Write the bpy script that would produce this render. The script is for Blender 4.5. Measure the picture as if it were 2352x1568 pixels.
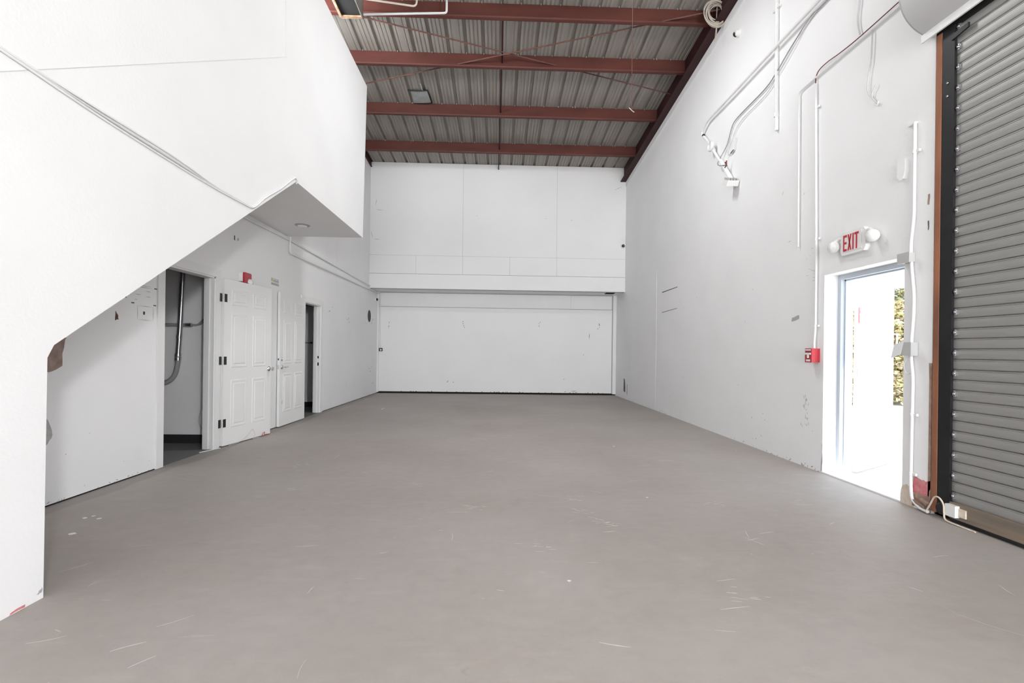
import bpy, math, random
from mathutils import Matrix, Vector
random.seed(7)
for o in list(bpy.data.objects): bpy.data.objects.remove(o)
S = bpy.context.scene
COL = S.collection

# ------------------------------------------------------------------ camera
def make_camera():
    F, yaw, pitch, roll, sy, h = 1124.0, .0301, .0005, .0129, 22.0, 1.22
    f = Vector((math.sin(yaw)*math.cos(pitch), math.cos(yaw)*math.cos(pitch), math.sin(pitch)))
    r0 = Vector((math.cos(yaw), -math.sin(yaw), 0)); u0 = r0.cross(f)
    c, s = math.cos(roll), math.sin(roll)
    r = c*r0 + s*u0; u = -s*r0 + c*u0
    cd = bpy.data.cameras.new('camera'); co = bpy.data.objects.new('camera', cd); COL.objects.link(co)
    cd.sensor_fit = 'HORIZONTAL'; cd.sensor_width = 36; cd.lens = 36*F/2352
    cd.shift_y = sy/2352; cd.clip_start = .05; cd.clip_end = 300
    co.matrix_world = Matrix(((r.x, u.x, -f.x, 0), (r.y, u.y, -f.y, 0), (r.z, u.z, -f.z, h), (0, 0, 0, 1)))
    S.camera = co
make_camera()

# ------------------------------------------------------------------ light
W = bpy.data.worlds.new('sky'); S.world = W; W.use_nodes = True
bg = W.node_tree.nodes['Background']; bg.inputs[0].default_value = (.72, .84, 1, 1); bg.inputs[1].default_value = 2.6

def light(name, kind, loc, energy, color=(1, 1, 1), aim=None, **kw):
    d = bpy.data.lights.new(name, kind); d.energy = energy; d.color = color
    for k, v in kw.items(): setattr(d, k, v)
    o = bpy.data.objects.new(name, d); COL.objects.link(o); o.location = loc
    if aim is not None: o.rotation_euler = Vector(aim).to_track_quat('-Z', 'Y').to_euler()
    return o
light('sun', 'SUN', (12, -8, 20), 13, (1, .97, .9), aim=(-.10, .36, -.95), angle=.01)
light('dock_fill', 'AREA', (.3, -11.9, 1.9), 860, (.975, .99, 1), aim=(0, 1, .10), shape='RECTANGLE', size=5.2, size_y=3.6)  # added area lamp, fills the room from the unseen rear doorway
light('flood_lamp', 'POINT', (3.1, -4.1, 2.6), 1090, (.985, .995, 1), shadow_soft_size=.2)
light('landing_fill', 'AREA', (-2.85, 6.6, 5.75), 78, (.985, .995, 1), aim=(.7, .5, .1), shape='RECTANGLE', size=1.0, size_y=.4)  # added unseen lamp that brightens the far right wall
V = S.view_settings
V.view_transform = 'Standard'; V.look = 'None'; V.gamma = 1; V.exposure = 0; V.use_curve_mapping = False

# ------------------------------------------------------------------ materials
def mat(name, col, rough=.6, metal=0, var=0, vscale=4, bump=0, bscale=60, stretch=(1, 1, 1), emit=0, spec=.5, col2=None):
    m = bpy.data.materials.new(name); m.use_nodes = True
    nt = m.node_tree; b = nt.nodes['Principled BSDF']
    b.inputs['Base Color'].default_value = (*col, 1); b.inputs['Roughness'].default_value = rough
    b.inputs['Metallic'].default_value = metal; b.inputs['Specular IOR Level'].default_value = spec
    if emit:
        b.inputs['Emission Color'].default_value = (*col, 1); b.inputs['Emission Strength'].default_value = emit
    if var or bump or col2:
        tc = nt.nodes.new('ShaderNodeTexCoord'); mp = nt.nodes.new('ShaderNodeMapping')
        mp.inputs['Scale'].default_value = stretch
        nt.links.new(tc.outputs['Object'], mp.inputs[0])
    if var or col2:
        n = nt.nodes.new('ShaderNodeTexNoise'); n.inputs['Scale'].default_value = vscale; n.inputs['Detail'].default_value = 6
        nt.links.new(mp.outputs[0], n.inputs[0])
        r = nt.nodes.new('ShaderNodeValToRGB'); r.color_ramp.elements[0].position = .32; r.color_ramp.elements[1].position = .68
        c2 = col2 or tuple(max(0, c*(1-var)) for c in col)
        r.color_ramp.elements[0].color = (*c2, 1); r.color_ramp.elements[1].color = (*col, 1)
        nt.links.new(n.outputs[0], r.inputs[0]); nt.links.new(r.outputs[0], b.inputs['Base Color'])
    if bump:
        n2 = nt.nodes.new('ShaderNodeTexNoise'); n2.inputs['Scale'].default_value = bscale; n2.inputs['Detail'].default_value = 4
        nt.links.new(mp.outputs[0], n2.inputs[0])
        bp = nt.nodes.new('ShaderNodeBump'); bp.inputs['Strength'].default_value = bump; bp.inputs['Distance'].default_value = .01
        nt.links.new(n2.outputs[0], bp.inputs['Height']); nt.links.new(bp.outputs[0], b.inputs['Normal'])
    return m

M = {}
M['wall'] = mat('white_wall_paint', (.905, .905, .91), .7, var=.035, vscale=1.3, bump=.12, bscale=45, spec=.25)
M['panel'] = mat('white_panel_paint', (.905, .905, .91), .68, var=.03, vscale=1.1, bump=.06, bscale=30, spec=.25)
M['door'] = mat('door_paint', (.88, .88, .875), .45, var=.02, vscale=2, spec=.35)
M['trim'] = mat('trim_paint', (.85, .85, .85), .5, var=.02, vscale=3)
M['deck'] = mat('galvanised_deck', (.40, .37, .335), .6, .1, vscale=4, stretch=(9, .25, 1), col2=(.30, .28, .255))
M['purlin'] = mat('red_oxide_primer', (.128, .039, .030), .6, 0, var=.4, vscale=1.6, stretch=(.5, 2, 2), spec=.3)
M['rafter'] = mat('dark_red_primer', (.045, .010, .012), .6, var=.4, vscale=2, spec=.3)
M['rod'] = mat('rusty_rod', (.19, .085, .07), .6, .2, var=.3, vscale=9)
M['screw'] = mat('screw_zinc', (.62, .6, .58), .4, .7)
M['conduit'] = mat('painted_conduit', (.86, .86, .86), .45, var=.03, vscale=6)
M['cable'] = mat('grey_cable', (.33, .33, .33), .55)
M['palecable'] = mat('painted_cable', (.66, .66, .66), .55)
M['darkcable'] = mat('dark_red_wire', (.16, .03, .035), .5)
M['black'] = mat('black_plastic', (.012, .012, .013), .35)
M['blackmetal'] = mat('black_steel', (.016, .016, .018), .5, .3, var=.3, vscale=5)
M['void'] = mat('dark_void', (.006, .006, .006), .95)
M['emt'] = mat('steel_conduit', (.55, .54, .56), .28, .9, var=.15, vscale=9)
M['chrome'] = mat('chrome', (.72, .71, .7), .18, 1)
M['red'] = mat('alarm_red', (.44, .022, .036), .35)
M['redletter'] = mat('exit_red', (.52, .015, .035), .4)
M['whiteplastic'] = mat('white_plastic', (.84, .84, .83), .35)
M['greybox'] = mat('grey_box', (.5, .5, .5), .5)
M['slat'] = mat('galvanised_slat', (.40, .40, .395), .48, .35, vscale=2.2, stretch=(1, .25, 3), col2=(.33, .325, .31))
M['hood'] = mat('hood_sheet', (.56, .56, .56), .55, .1, var=.06, vscale=2)
M['rust'] = mat('rusty_jamb', (.36, .145, .075), .75, 0, vscale=4, stretch=(1, 1, .35), col2=(.17, .07, .04), bump=.3, bscale=25)
M['bar'] = mat('dirty_bottom_bar', (.27, .21, .16), .7, .2, vscale=3, stretch=(1, .5, 6), col2=(.17, .15, .125))
M['drywall'] = mat('torn_board', (.42, .32, .28), .9, vscale=18, col2=(.30, .21, .18))
M['brown'] = mat('brown_stain', (.11, .055, .045), .9)
M['pink'] = mat('pink_paint', (.56, .12, .15), .8, vscale=25, col2=(.66, .3, .3))
M['masonry'] = mat('bare_masonry', (.42, .29, .23), .9, vscale=14, col2=(.27, .18, .14), bump=.5, bscale=30)
M['tan'] = mat('tan_plaster', (.62, .5, .38), .9, vscale=30, col2=(.75, .68, .6))
M['scuff'] = mat('scuff_dark', (.08, .08, .08), .8)
M['scuffshade'] = mat('scuff_and_shade_grey', (.42, .42, .42), .8)  # scuffs and joints, also the painted soffit shadow
M['chipgrey'] = mat('bare_patch', (.5, .5, .5), .8, var=.2, vscale=30)
M['joint_shade'] = mat('joint_and_shade_dark', (.12, .12, .12), .9)  # dark joints, also the painted ledge shadow line
M['paleline'] = mat('faint_joint', (.70, .70, .70), .8)
M['scratch'] = mat('pale_scratch', (.60, .565, .53), .7)
M['coil'] = mat('cream_cable', (.62, .56, .49), .5)
M['duct'] = mat('duct_sheet', (.3, .3, .27), .45, .5, vscale=6, col2=(.21, .21, .19))
M['ductin'] = mat('duct_liner', (.02, .021, .021), .9)
M['ductrust'] = mat('duct_rust', (.3, .19, .11), .7, vscale=14, col2=(.16, .08, .04))
M['patch'] = mat('patch_sheet', (.42, .45, .45), .6, var=.25, vscale=8)
M['closet'] = mat('closet_paint', (.9, .9, .91), .7, var=.03, vscale=2)
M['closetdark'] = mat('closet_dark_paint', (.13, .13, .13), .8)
M['base'] = mat('black_baseboard', (.02, .02, .022), .5)
M['bluesteel'] = mat('door_frame_blue', (.55, .6, .68), .5)
M['concrete'] = mat('outdoor_concrete', (.62, .6, .56), .85, var=.15, vscale=1.2)
M['glass'] = mat('clear_lens', (.85, .86, .86), .12, spec=.6)
M['yellow'] = mat('sticker_yellow', (.62, .6, .3), .6)
M['bark'] = mat('bark', (.12, .08, .05), .9)
M['leafA'] = mat('leaf_olive', (.50, .50, .22), .6, vscale=3, col2=(.62, .55, .34))
M['leafB'] = mat('leaf_dark', (.14, .16, .11), .6, vscale=3, col2=(.26, .26, .17))
M['leafC'] = mat('leaf_dry', (.55, .42, .30), .7, vscale=3, col2=(.30, .24, .2))

def floor_material():
    m = bpy.data.materials.new('worn_concrete_floor'); m.use_nodes = True
    nt = m.node_tree; N = nt.nodes.new; L = nt.links.new; b = nt.nodes['Principled BSDF']
    tc = N('ShaderNodeTexCoord')
    def noise(scale, det, st=(1, 1, 1), rot=0, rough=.55):
        mp = N('ShaderNodeMapping'); mp.inputs['Scale'].default_value = st; mp.inputs['Rotation'].default_value = (0, 0, rot)
        L(tc.outputs['Object'], mp.inputs[0])
        n = N('ShaderNodeTexNoise'); n.inputs['Scale'].default_value = scale; n.inputs['Detail'].default_value = det
        n.inputs['Roughness'].default_value = rough
        L(mp.outputs[0], n.inputs[0]); return n.outputs[0]
    def ramp(src, a, bb, ca, cb):
        r = N('ShaderNodeValToRGB'); r.color_ramp.elements[0].position = a; r.color_ramp.elements[1].position = bb
        r.color_ramp.elements[0].color = ca; r.color_ramp.elements[1].color = cb; L(src, r.inputs[0]); return r.outputs[0]
    def mix(fac, a, c, mode='MIX'):
        x = N('ShaderNodeMix'); x.data_type = 'RGBA'; x.blend_type = mode
        if isinstance(fac, float): x.inputs[0].default_value = fac
        else: L(fac, x.inputs[0])
        for i, v in ((6, a), (7, c)):
            if isinstance(v, tuple): x.inputs[i].default_value = v
            else: L(v, x.inputs[i])
        return x.outputs[2]
    k = .93
    base = ramp(noise(.55, 5), .35, .65, (.39*k, .345*k, .312*k, 1), (.46*k, .422*k, .394*k, 1))
    base = mix(ramp(noise(.35, 4, rot=.7), .48, .72, (0, 0, 0, 1), (.55, .55, .55, 1)), base, (.40*k, .385*k, .365*k, 1))
    fine = ramp(noise(9, 9, (1, 1.2, 1), rough=.68), .3, .7, (.94, .94, .94, 1), (1.035, 1.035, 1.035, 1))
    base = mix(1.0, base, fine, 'MULTIPLY')
    streak = ramp(noise(2.2, 5, (1, 5, 1), rough=.6), .56, .76, (0, 0, 0, 1), (.13, .13, .13, 1))
    base = mix(streak, base, (.60, .56, .525, 1))
    scr = ramp(noise(1.1, 6, (1, 7, 1), rot=.25, rough=.62), .675, .70, (0, 0, 0, 1), (.34, .34, .34, 1))
    base = mix(scr, base, (.66, .63, .6, 1))
    scr2 = ramp(noise(.9, 7, (5, 1, 1), rot=-.55, rough=.66), .685, .71, (0, 0, 0, 1), (.3, .3, .3, 1))
    base = mix(scr2, base, (.66, .63, .6, 1))
    spots = ramp(noise(13, 3), .74, .77, (0, 0, 0, 1), (.4, .4, .4, 1))
    base = mix(spots, base, (.68, .64, .6, 1))
    dk = ramp(noise(5, 4, (1.4, 1, 1), rot=1.0), .70, .78, (0, 0, 0, 1), (.3, .3, .3, 1))
    base = mix(dk, base, (.22, .195, .175, 1))
    # older bare strip of slab along the left wall, with an uneven painted edge
    sx = N('ShaderNodeSeparateXYZ'); L(tc.outputs['Object'], sx.inputs[0])
    a = N('ShaderNodeMath'); a.operation = 'MULTIPLY_ADD'; L(noise(1.3, 3), a.inputs[0]); a.inputs[1].default_value = .28; L(sx.outputs[0], a.inputs[2])
    edge = ramp(a.outputs[0], 0, 1, (0, 0, 0, 1), (1, 1, 1, 1))
    mr = N('ShaderNodeMapRange'); L(a.outputs[0], mr.inputs[0]); mr.inputs[1].default_value = -3.10; mr.inputs[2].default_value = -3.06
    mr.inputs[3].default_value = .55; mr.inputs[4].default_value = 0
    base = mix(mr.outputs[0], base, (.24, .225, .21, 1))
    L(base, b.inputs['Base Color']); b.inputs['Roughness'].default_value = .55; b.inputs['Specular IOR Level'].default_value = .3
    bp = N('ShaderNodeBump'); bp.inputs['Strength'].default_value = .12; bp.inputs['Distance'].default_value = .01
    L(noise(22, 5), bp.inputs['Height']); L(bp.outputs[0], b.inputs['Normal'])
    return m
M['floor'] = floor_material()

# ------------------------------------------------------------------ mesh helpers
class MB:
    def __init__(s): s.v = []; s.f = []; s.sm = []
    def add(s, vs, fs, smooth=False):
        o = len(s.v); s.v += [tuple(p) for p in vs]; s.f += [tuple(i+o for i in f) for f in fs]; s.sm += [smooth]*len(fs); return s
    def box(s, x0, x1, y0, y1, z0, z1):
        vs = [(x, y, z) for z in (z0, z1) for y in (y0, y1) for x in (x0, x1)]
        return s.add(vs, [(0, 2, 3, 1), (4, 5, 7, 6), (0, 1, 5, 4), (2, 6, 7, 3), (0, 4, 6, 2), (1, 3, 7, 5)])
    def hexa(s, vs):   # 8 points: bottom 4 (ccw) then top 4
        return s.add(vs, [(3, 2, 1, 0), (4, 5, 6, 7), (0, 1, 5, 4), (1, 2, 6, 5), (2, 3, 7, 6), (3, 0, 4, 7)])
    def prism(s, poly, axis, a, b):   # polygon in the two other axes, extruded along axis
        def p(u, v, w): return {'x': (w, u, v), 'y': (u, w, v), 'z': (u, v, w)}[axis]
        n = len(poly)
        return s.add([p(u, v, a) for u, v in poly]+[p(u, v, b) for u, v in poly],
                     [tuple(range(n))[::-1], tuple(range(n, 2*n))]+[(i, (i+1) % n, n+(i+1) % n, n+i) for i in range(n)])
    def strip(s, prof, axis, a, b, smooth=False):  # open profile extruded
        def p(u, v, w): return {'x': (w, u, v), 'y': (u, w, v), 'z': (u, v, w)}[axis]
        n = len(prof)
        return s.add([p(u, v, a) for u, v in prof]+[p(u, v, b) for u, v in prof],
                     [(i, i+1, n+i+1, n+i) for i in range(n-1)], smooth)
    def tube(s, pts, r, seg=8, caps=True, closed=False):
        P = [Vector(p) for p in pts]; n = len(P); o = []; prev = None
        for i, p in enumerate(P):
            if closed: t = P[(i+1) % n]-P[i-1]
            else: t = P[min(i+1, n-1)]-P[max(i-1, 0)]
            t.normalize()
            if prev is None:
                a = Vector((0, 0, 1)) if abs(t.z) < .9 else Vector((1, 0, 0)); u = t.cross(a).normalized()
            else: u = (prev-t*prev.dot(t)).normalized()
            prev = u; w = t.cross(u)
            rr = r[i] if isinstance(r, (list, tuple)) else r
            o += [p+(u*math.cos(2*math.pi*k/seg)+w*math.sin(2*math.pi*k/seg))*rr for k in range(seg)]
        m = n if closed else n-1
        fs = [(i*seg+k, i*seg+(k+1) % seg, ((i+1) % n)*seg+(k+1) % seg, ((i+1) % n)*seg+k) for i in range(m) for k in range(seg)]
        s.add(o, fs, True)
        if caps and not closed:
            s.add(o[:seg], [tuple(range(seg))[::-1]]); s.add(o[-seg:], [tuple(range(seg))])
        return s
    def lathe(s, c, d, prof, seg=20):  # profile (radius, height along d) about point c
        d = Vector(d).normalized(); a = Vector((0, 0, 1)) if abs(d.z) < .9 else Vector((1, 0, 0)); u = d.cross(a).normalized(); w = d.cross(u); c = Vector(c)
        vs = [c+d*h+(u*math.cos(2*math.pi*k/seg)+w*math.sin(2*math.pi*k/seg))*r for r, h in prof for k in range(seg)]
        fs = [(i*seg+k, i*seg+(k+1) % seg, (i+1)*seg+(k+1) % seg, (i+1)*seg+k) for i in range(len(prof)-1) for k in range(seg)]
        s.add(vs, fs, True)
        return s.add(vs[-seg:], [tuple(range(seg))]).add(vs[:seg], [tuple(range(seg))[::-1]])
    def build(s, name, m, parent=None, recalc=True):
        off = Vector(parent_loc(parent)) if parent else Vector((0, 0, 0))
        me = bpy.data.meshes.new(name); me.from_pydata([tuple(Vector(p)-off) for p in s.v], [], s.f)
        me.polygons.foreach_set('use_smooth', s.sm)
        if recalc:
            import bmesh
            b = bmesh.new(); b.from_mesh(me); bmesh.ops.recalc_face_normals(b, faces=b.faces); b.to_mesh(me); b.free()
        me.materials.append(M[m]); o = bpy.data.objects.new(name, me); COL.objects.link(o)
        if parent: o.parent = parent
        return o
def parent_loc(p):
    v = Vector((0, 0, 0))
    while p is not None: v += p.location; p = p.parent
    return v
def bez(pts, n=6):  # Catmull-Rom through points
    P = [Vector(p) for p in pts]; P = [2*P[0]-P[1]]+P+[2*P[-1]-P[-2]]; out = []
    for i in range(1, len(P)-2):
        for k in range(n):
            t = k/n; a, b, c, d = P[i-1], P[i], P[i+1], P[i+2]
            out.append(.5*((2*b)+(c-a)*t+(2*a-5*b+4*c-d)*t*t+(3*b-a-3*c+d)*t**3))
    out.append(P[-2]); return out
def bend(pts, r=.06, n=5):  # polyline with rounded corners
    P = [Vector(p) for p in pts]; out = [P[0]]
    for i in range(1, len(P)-1):
        a = (P[i-1]-P[i]); c = (P[i+1]-P[i]); q = min(r, a.length*.45, c.length*.45)
        A = P[i]+a.normalized()*q; C = P[i]+c.normalized()*q
        for k in range(n+1):
            t = k/n; out.append(A*(1-t)**2+P[i]*2*t*(1-t)+C*t*t)
    out.append(P[-1]); return out
def tag(o, label, cat=None, group=None, kind=None):
    o['label'] = label
    if cat: o['category'] = cat
    if group: o['group'] = group
    if kind: o['kind'] = kind
    return o
def empty(name, loc, label, cat, group=None, kind=None):
    o = bpy.data.objects.new(name, None); COL.objects.link(o); o.location = loc; o.empty_display_size = .1
    return tag(o, label, cat, group, kind)
def link_copy(src, parent, dloc=(0, 0, 0)):
    c = src.copy(); COL.objects.link(c); c.parent = parent; c.location = src.location+Vector(dloc); return c

# ------------------------------------------------------------------ dimensions (metres)
XR, XL, XM, YB, YU = 3.386, -3.383, -2.18, 13.91, 12.96
SL = .083
def roof(y): return 7.230-SL*y
def rwtop(y): return 5.755+SL*(13.0-y)
REAR = -12.0

# ------------------------------------------------------------------ floor, walls
fl = MB().box(-6.2, 3.62, REAR-6, 14.3, -.12, 0).build('floor', 'floor'); tag(fl, 'worn beige-grey concrete slab floor with scuffs and a long crack', 'floor', kind='structure')
ck = [(2.19, 3.44), (2.215, 3.30), (2.19, 3.17), (2.165, 3.02), (2.145, 2.87), (2.17, 2.75), (2.20, 2.61), (2.185, 2.45), (2.20, 2.26), (2.25, 2.17), (2.33, 2.08)]
MB().prism(ck+[(x+.0016, y+.001) for x, y in ck[::-1][1:-1]], 'z', 0, .0006).build('floor_crack', 'chipgrey', fl)
m = MB()
for (x, y, r) in [(-2.91, 3.56, .022), (-2.88, 3.60, .014), (-2.80, 3.55, .02), (-2.74, 3.26, .024), (-2.96, 3.2, .012), (1.53, 6.32, .02), (-2.35, 10.22, .015), (1.28, 4.1, .012), (.4, 2.6, .012)]:
    m.prism([(x+r*(.6+.5*random.random())*math.cos(a*.9), y+r*(.5+.5*random.random())*math.sin(a*.9)) for a in range(7)], 'z', 0, .0008)
tag(m.build('paint_drops', 'trim', fl), 'white paint drops spilled on the floor', kind='stuff')

m = MB()
def stroke(x, y, ang, L, w):
    n = 5; cv = random.uniform(-.22, .22); top = []; bot = []
    for i in range(n+1):
        t = i/n-.5; a = ang+cv*t; px, py = x+L*t*math.cos(a), y+L*t*math.sin(a); ww = w*(1-4*t*t)*random.uniform(.5, 1)+.0004
        top.append((px-math.sin(a)*ww, py+math.cos(a)*ww)); bot.append((px+math.sin(a)*ww, py-math.cos(a)*ww))
    m.prism(top+bot[::-1], 'z', 0, .0004)
for i in range(90):
    x, y = random.uniform(-3.2, 3.2), random.choice([random.uniform(1.6, 5), random.uniform(1.6, 5), random.uniform(5, 13)])
    stroke(x, y, random.choice([random.gauss(0, .35), random.uniform(0, 3.14)]), random.uniform(.03, .17), random.uniform(.0008, .003))
for i in range(14):   # clusters of fine chatter marks
    cx, cy, a = random.uniform(-2.6, 2.2), random.uniform(1.8, 5.5), random.gauss(0, .3)
    for k in range(9): stroke(cx+random.gauss(0, .05), cy+random.gauss(0, .05), a, random.uniform(.02, .06), random.uniform(.001, .003))
tag(m.build('floor_scratches', 'scratch', fl), 'pale scratches and chatter marks in the slab', kind='stuff')
wr = MB()
def ryz(y0, y1, z0, z1=None):
    wr.prism([(y0, z0), (y1, z0), (y1, rwtop(y1) if z1 is None else z1), (y0, rwtop(y0) if z1 is None else z1)], 'x', XR, 3.62)
ryz(4.98, 14.3, 0); ryz(3.98, 4.98, 2.05); ryz(3.71, 3.98, 0); ryz(.3, 3.71, 3.78); ryz(REAR, .3, 0)
wr = wr.build('wall_right', 'wall'); tag(wr, 'tall white painted concrete wall with the exit door and roller door', 'wall', kind='structure')
t = MB().hexa([(3.366, REAR, rwtop(REAR)-.11), (3.40, REAR, rwtop(REAR)-.11), (3.40, 12.94, rwtop(12.94)-.11), (3.366, 12.94, rwtop(12.94)-.11),
               (3.366, REAR, rwtop(REAR)+.005), (3.40, REAR, rwtop(REAR)+.005), (3.40, 12.94, rwtop(12.94)+.005), (3.366, 12.94, rwtop(12.94)+.005)]).build('trim_1', 'trim')
tag(t, 'white capping strip along the sloping top of the right wall', 'trim', kind='structure')

D1, D2 = (5.06, 5.96), (8.62, 9.45)
wl = MB()
def lyz(y0, y1, z0, z1=None):
    wl.prism([(y0, z0), (y1, z0), (y1, roof(y1)-.13 if z1 is None else z1), (y0, roof(y0)-.13 if z1 is None else z1)], 'x', XL-.1, XL)
lyz(REAR, D1[0], .012); lyz(*D1, 2.07); lyz(D1[1], D2[0], .012); lyz(*D2, 2.06); lyz(D2[1], 10.345, .012); lyz(10.349, 14.3, .012)
wl = wl.build('wall_left', 'wall'); tag(wl, 'white painted board wall with the two panelled doors', 'wall', kind='structure')
MB().box(XL-.1, XL-.006, 10.34, 10.355, 0, 6).build('panel_joint_or_shade', 'chipgrey', wl)
MB().box(XL-.1, XL-.004, REAR, D1[0], 0, .012).box(XL-.1, XL-.004, D1[1], D2[0], 0, .012).box(XL-.1, XL-.004, D2[1], 14.3, 0, .012).build('floor_gap', 'void', wl)

wb = MB().box(XL-.1, 3.62, 13.935, 14.2, 0, 3.0).build('wall_back', 'wall'); tag(wb, 'white lower back wall recessed under the overhanging upper wall', 'wall', kind='structure')
MB().box(XL, 3.27, YB, 13.94, .05, 2.435).build('wainscot_panel', 'panel', wb)
MB().box(XL, 3.27, 13.918, 13.937, 2.433, 2.444).build('panel_joint_or_shade', 'joint_shade', wb)  # dark strip painted as the shadow line along the panel ledge
MB().box(XL, XR, 13.92, 13.94, 0, .05).build('floor_gap', 'void', wb)
MB().box(3.29, XR, 13.86, 13.94, .035, 2.86).build('corner_post', 'trim', wb)
MB().box(3.27, 3.29, 13.925, 13.94, 0, 2.86).build('post_shadow_gap', 'chipgrey', wb)
MB().box(XL, XL+.045, 13.86, 13.94, .03, 2.86).build('corner_post', 'trim', wb)
MB().box(2.083, 2.086, 13.932, 13.936, 2.435, 2.83).build('board_joint', 'scuffshade', wb)
MB().box(.06, .062, 13.932, 13.936, 2.70, 2.83).build('board_joint', 'scuffshade', wb)

wu = MB().box(XL, XR, YU+.014, 14.0, 2.85, roof(YU)).build('wall_back_upper', 'wall'); tag(wu, 'white upper back wall of painted boards overhanging the lower wall', 'wall', kind='structure')
g = .0017
zt = roof(YU)-.004
for x0, x1, z0, z1 in [(XL, -.95, 3.712, zt), (-.95, 1.54, 3.712, zt), (1.54, XR, 3.712, zt), (XL, -2.175, 3.228, 3.712), (-2.175, -.945, 3.228, 3.712),
                       (-.945, .30, 3.228, 3.712), (.30, 1.55, 3.228, 3.712), (1.55, XR, 3.228, 3.712)]:
    MB().box(x0+g, x1-g, YU, YU+.016, z0+g, z1-g).build('wall_board', 'panel', wu)
for x, z0, z1 in [(-.95, 3.72, zt), (1.54, 3.72, zt), (-2.175, 3.235, 3.705), (-.945, 3.235, 3.705), (.30, 3.235, 3.705), (1.55, 3.235, 3.705)]:
    MB().box(x-.006, x+.006, YU+.004, YU+.015, z0, z1).build('joint_backing', 'joint_shade', wu)
MB().box(XL, XR, YU+.004, YU+.015, 3.704, 3.72).build('joint_backing', 'joint_shade', wu)
MB().box(XL, XR, YU+.004, YU+.015, 3.216, 3.236).build('joint_backing', 'joint_shade', wu)
MB().box(XL, XR, YU-.004, YU+.02, 2.838, 3.222).build('fascia_board', 'panel', wu)
MB().box(XL, 3.29, 13.905, 13.936, 2.835, 2.858).build('soffit_shadow_strip', 'scuffshade', wu)  # grey strip painted as the shadow where wall meets soffit
MB().box(XL, XR, YU+.1, YU+.14, 2.832, 2.852).build('soffit_dark_strip', 'scuffshade', wu)  # grey strip darkens the soffit behind its front edge
MB().box(2.95, 3.18, YU+.25, YU+.5, 2.834, 2.852).build('soffit_hole', 'void', wu)

# stair enclosure and landing
ws = MB().prism([(REAR, 0), (2.435, 0), (2.44, 1.16), (2.475, 1.222), (5.32, 3.01), (7.92, 3.01), (8.05, 5.51), (REAR, 5.51)], 'x', XM-.12, XM).build('wall_stair', 'wall')
tag(ws, 'big white side wall of the enclosed staircase and upper landing', 'wall', kind='structure')
so = MB().prism([(2.44, 1.20), (5.32, 3.01), (7.92, 3.01), (7.98, 3.3), (5.25, 3.3), (2.3, 1.45), (2.3, 1.2)], 'x', XL, XM-.119).build('ceiling_landing', 'wall')
tag(so, 'pale sloping underside of the stairs and flat landing soffit', 'ceiling', kind='structure')
lw = MB().prism([(7.85, 3.05), (7.93, 3.05), (8.04, 5.51), (7.95, 5.51)], 'x', XL, XM-.119).build('wall_landing', 'wall')
tag(lw, 'white far end wall closing the upper landing box', 'wall', kind='structure')
MB().box(XM-.002, XM+.003, 4.995, 5.0, 4.16, 5.5).build('board_joint', 'paleline', ws)
MB().hexa([(XM-.002, 2.0, 2.285), (XM+.002, 2.0, 2.285), (XM+.002, 5.05, 4.185), (XM-.002, 5.05, 4.185),
           (XM-.002, 2.0, 2.289), (XM+.002, 2.0, 2.289), (XM+.002, 5.05, 4.189), (XM-.002, 5.05, 4.189)]).build('board_joint', 'paleline', ws)

# rear wall behind the camera with a wide open dock doorway
rw = MB().box(XL-.1, -2.6, REAR-.2, REAR, 0, 8.3).box(3.1, 3.62, REAR-.2, REAR, 0, 8.3).box(-2.6, 3.1, REAR-.2, REAR, 4.2, 8.3).build('wall_rear', 'wall')
tag(rw, 'white rear wall around the open dock doorway behind the viewer', 'wall', kind='structure')

# ------------------------------------------------------------------ roof
ce = empty('ceiling', (0, 3.5, roof(3.5)), 'ribbed metal roof deck of galvanised sheets', 'ceiling', kind='structure')
prof = []
for i in range(3):
    c = .1524+.3048*i
    prof += [(c-.034, 0), (c-.022, .048), (c+.022, .048), (c+.034, 0)]
    for d in (.085, .1524, .22):
        if c+d < .9144-.03: prof += [(c+d-.017, 0), (c+d-.011, .011), (c+d+.011, .011), (c+d+.017, 0)]
prof = [(0, 0), (.0506, 0), (.0566, .011), (.0786, .011), (.0846, 0)]+prof+[(.9144, 0)]
me0 = None
for k in range(8):
    x0 = -3.507+.9144*k
    if me0 is None:
        pm = MB(); n = len(prof)
        vs = [(u, ya, roof(ya)+v) for ya in (REAR-.4, 14.5) for u, v in prof]
        pm.add([(x0+x, y, z) for x, y, z in vs], [(i, i+1, n+i+1, n+i) for i in range(n-1)])
        me0 = pm.build('roof_panel', 'deck', ce, recalc=False)
    else: link_copy(me0, ce, (.9144*k, 0, 0))
cl = MB().box(-3.6, 3.9, 14.22, 14.3, 5.9, 6.2).hexa([(-3.6, 14.22, 5.9), (3.9, 14.22, 5.9), (3.9, 14.3, 5.9), (-3.6, 14.3, 5.9), (-3.6, 14.22, 6.2), (3.9, 14.22, 6.2), (3.9, 14.3, 6.2), (-3.6, 14.3, 6.2)])
cl.build('eave_light_block', 'void', ce)  # added black strip that keeps sky light out of the rib ends
MB().hexa([(-3.6, REAR-.4, roof(REAR)+.07), (3.9, REAR-.4, roof(REAR)+.07), (3.9, 14.5, roof(14.5)+.06), (-3.6, 14.5, roof(14.5)+.06),
           (-3.6, REAR-.4, roof(REAR)+.1), (3.9, REAR-.4, roof(REAR)+.1), (3.9, 14.5, roof(14.5)+.09), (-3.6, 14.5, roof(14.5)+.09)]).build('roof_insulation', 'void', ce)

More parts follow.
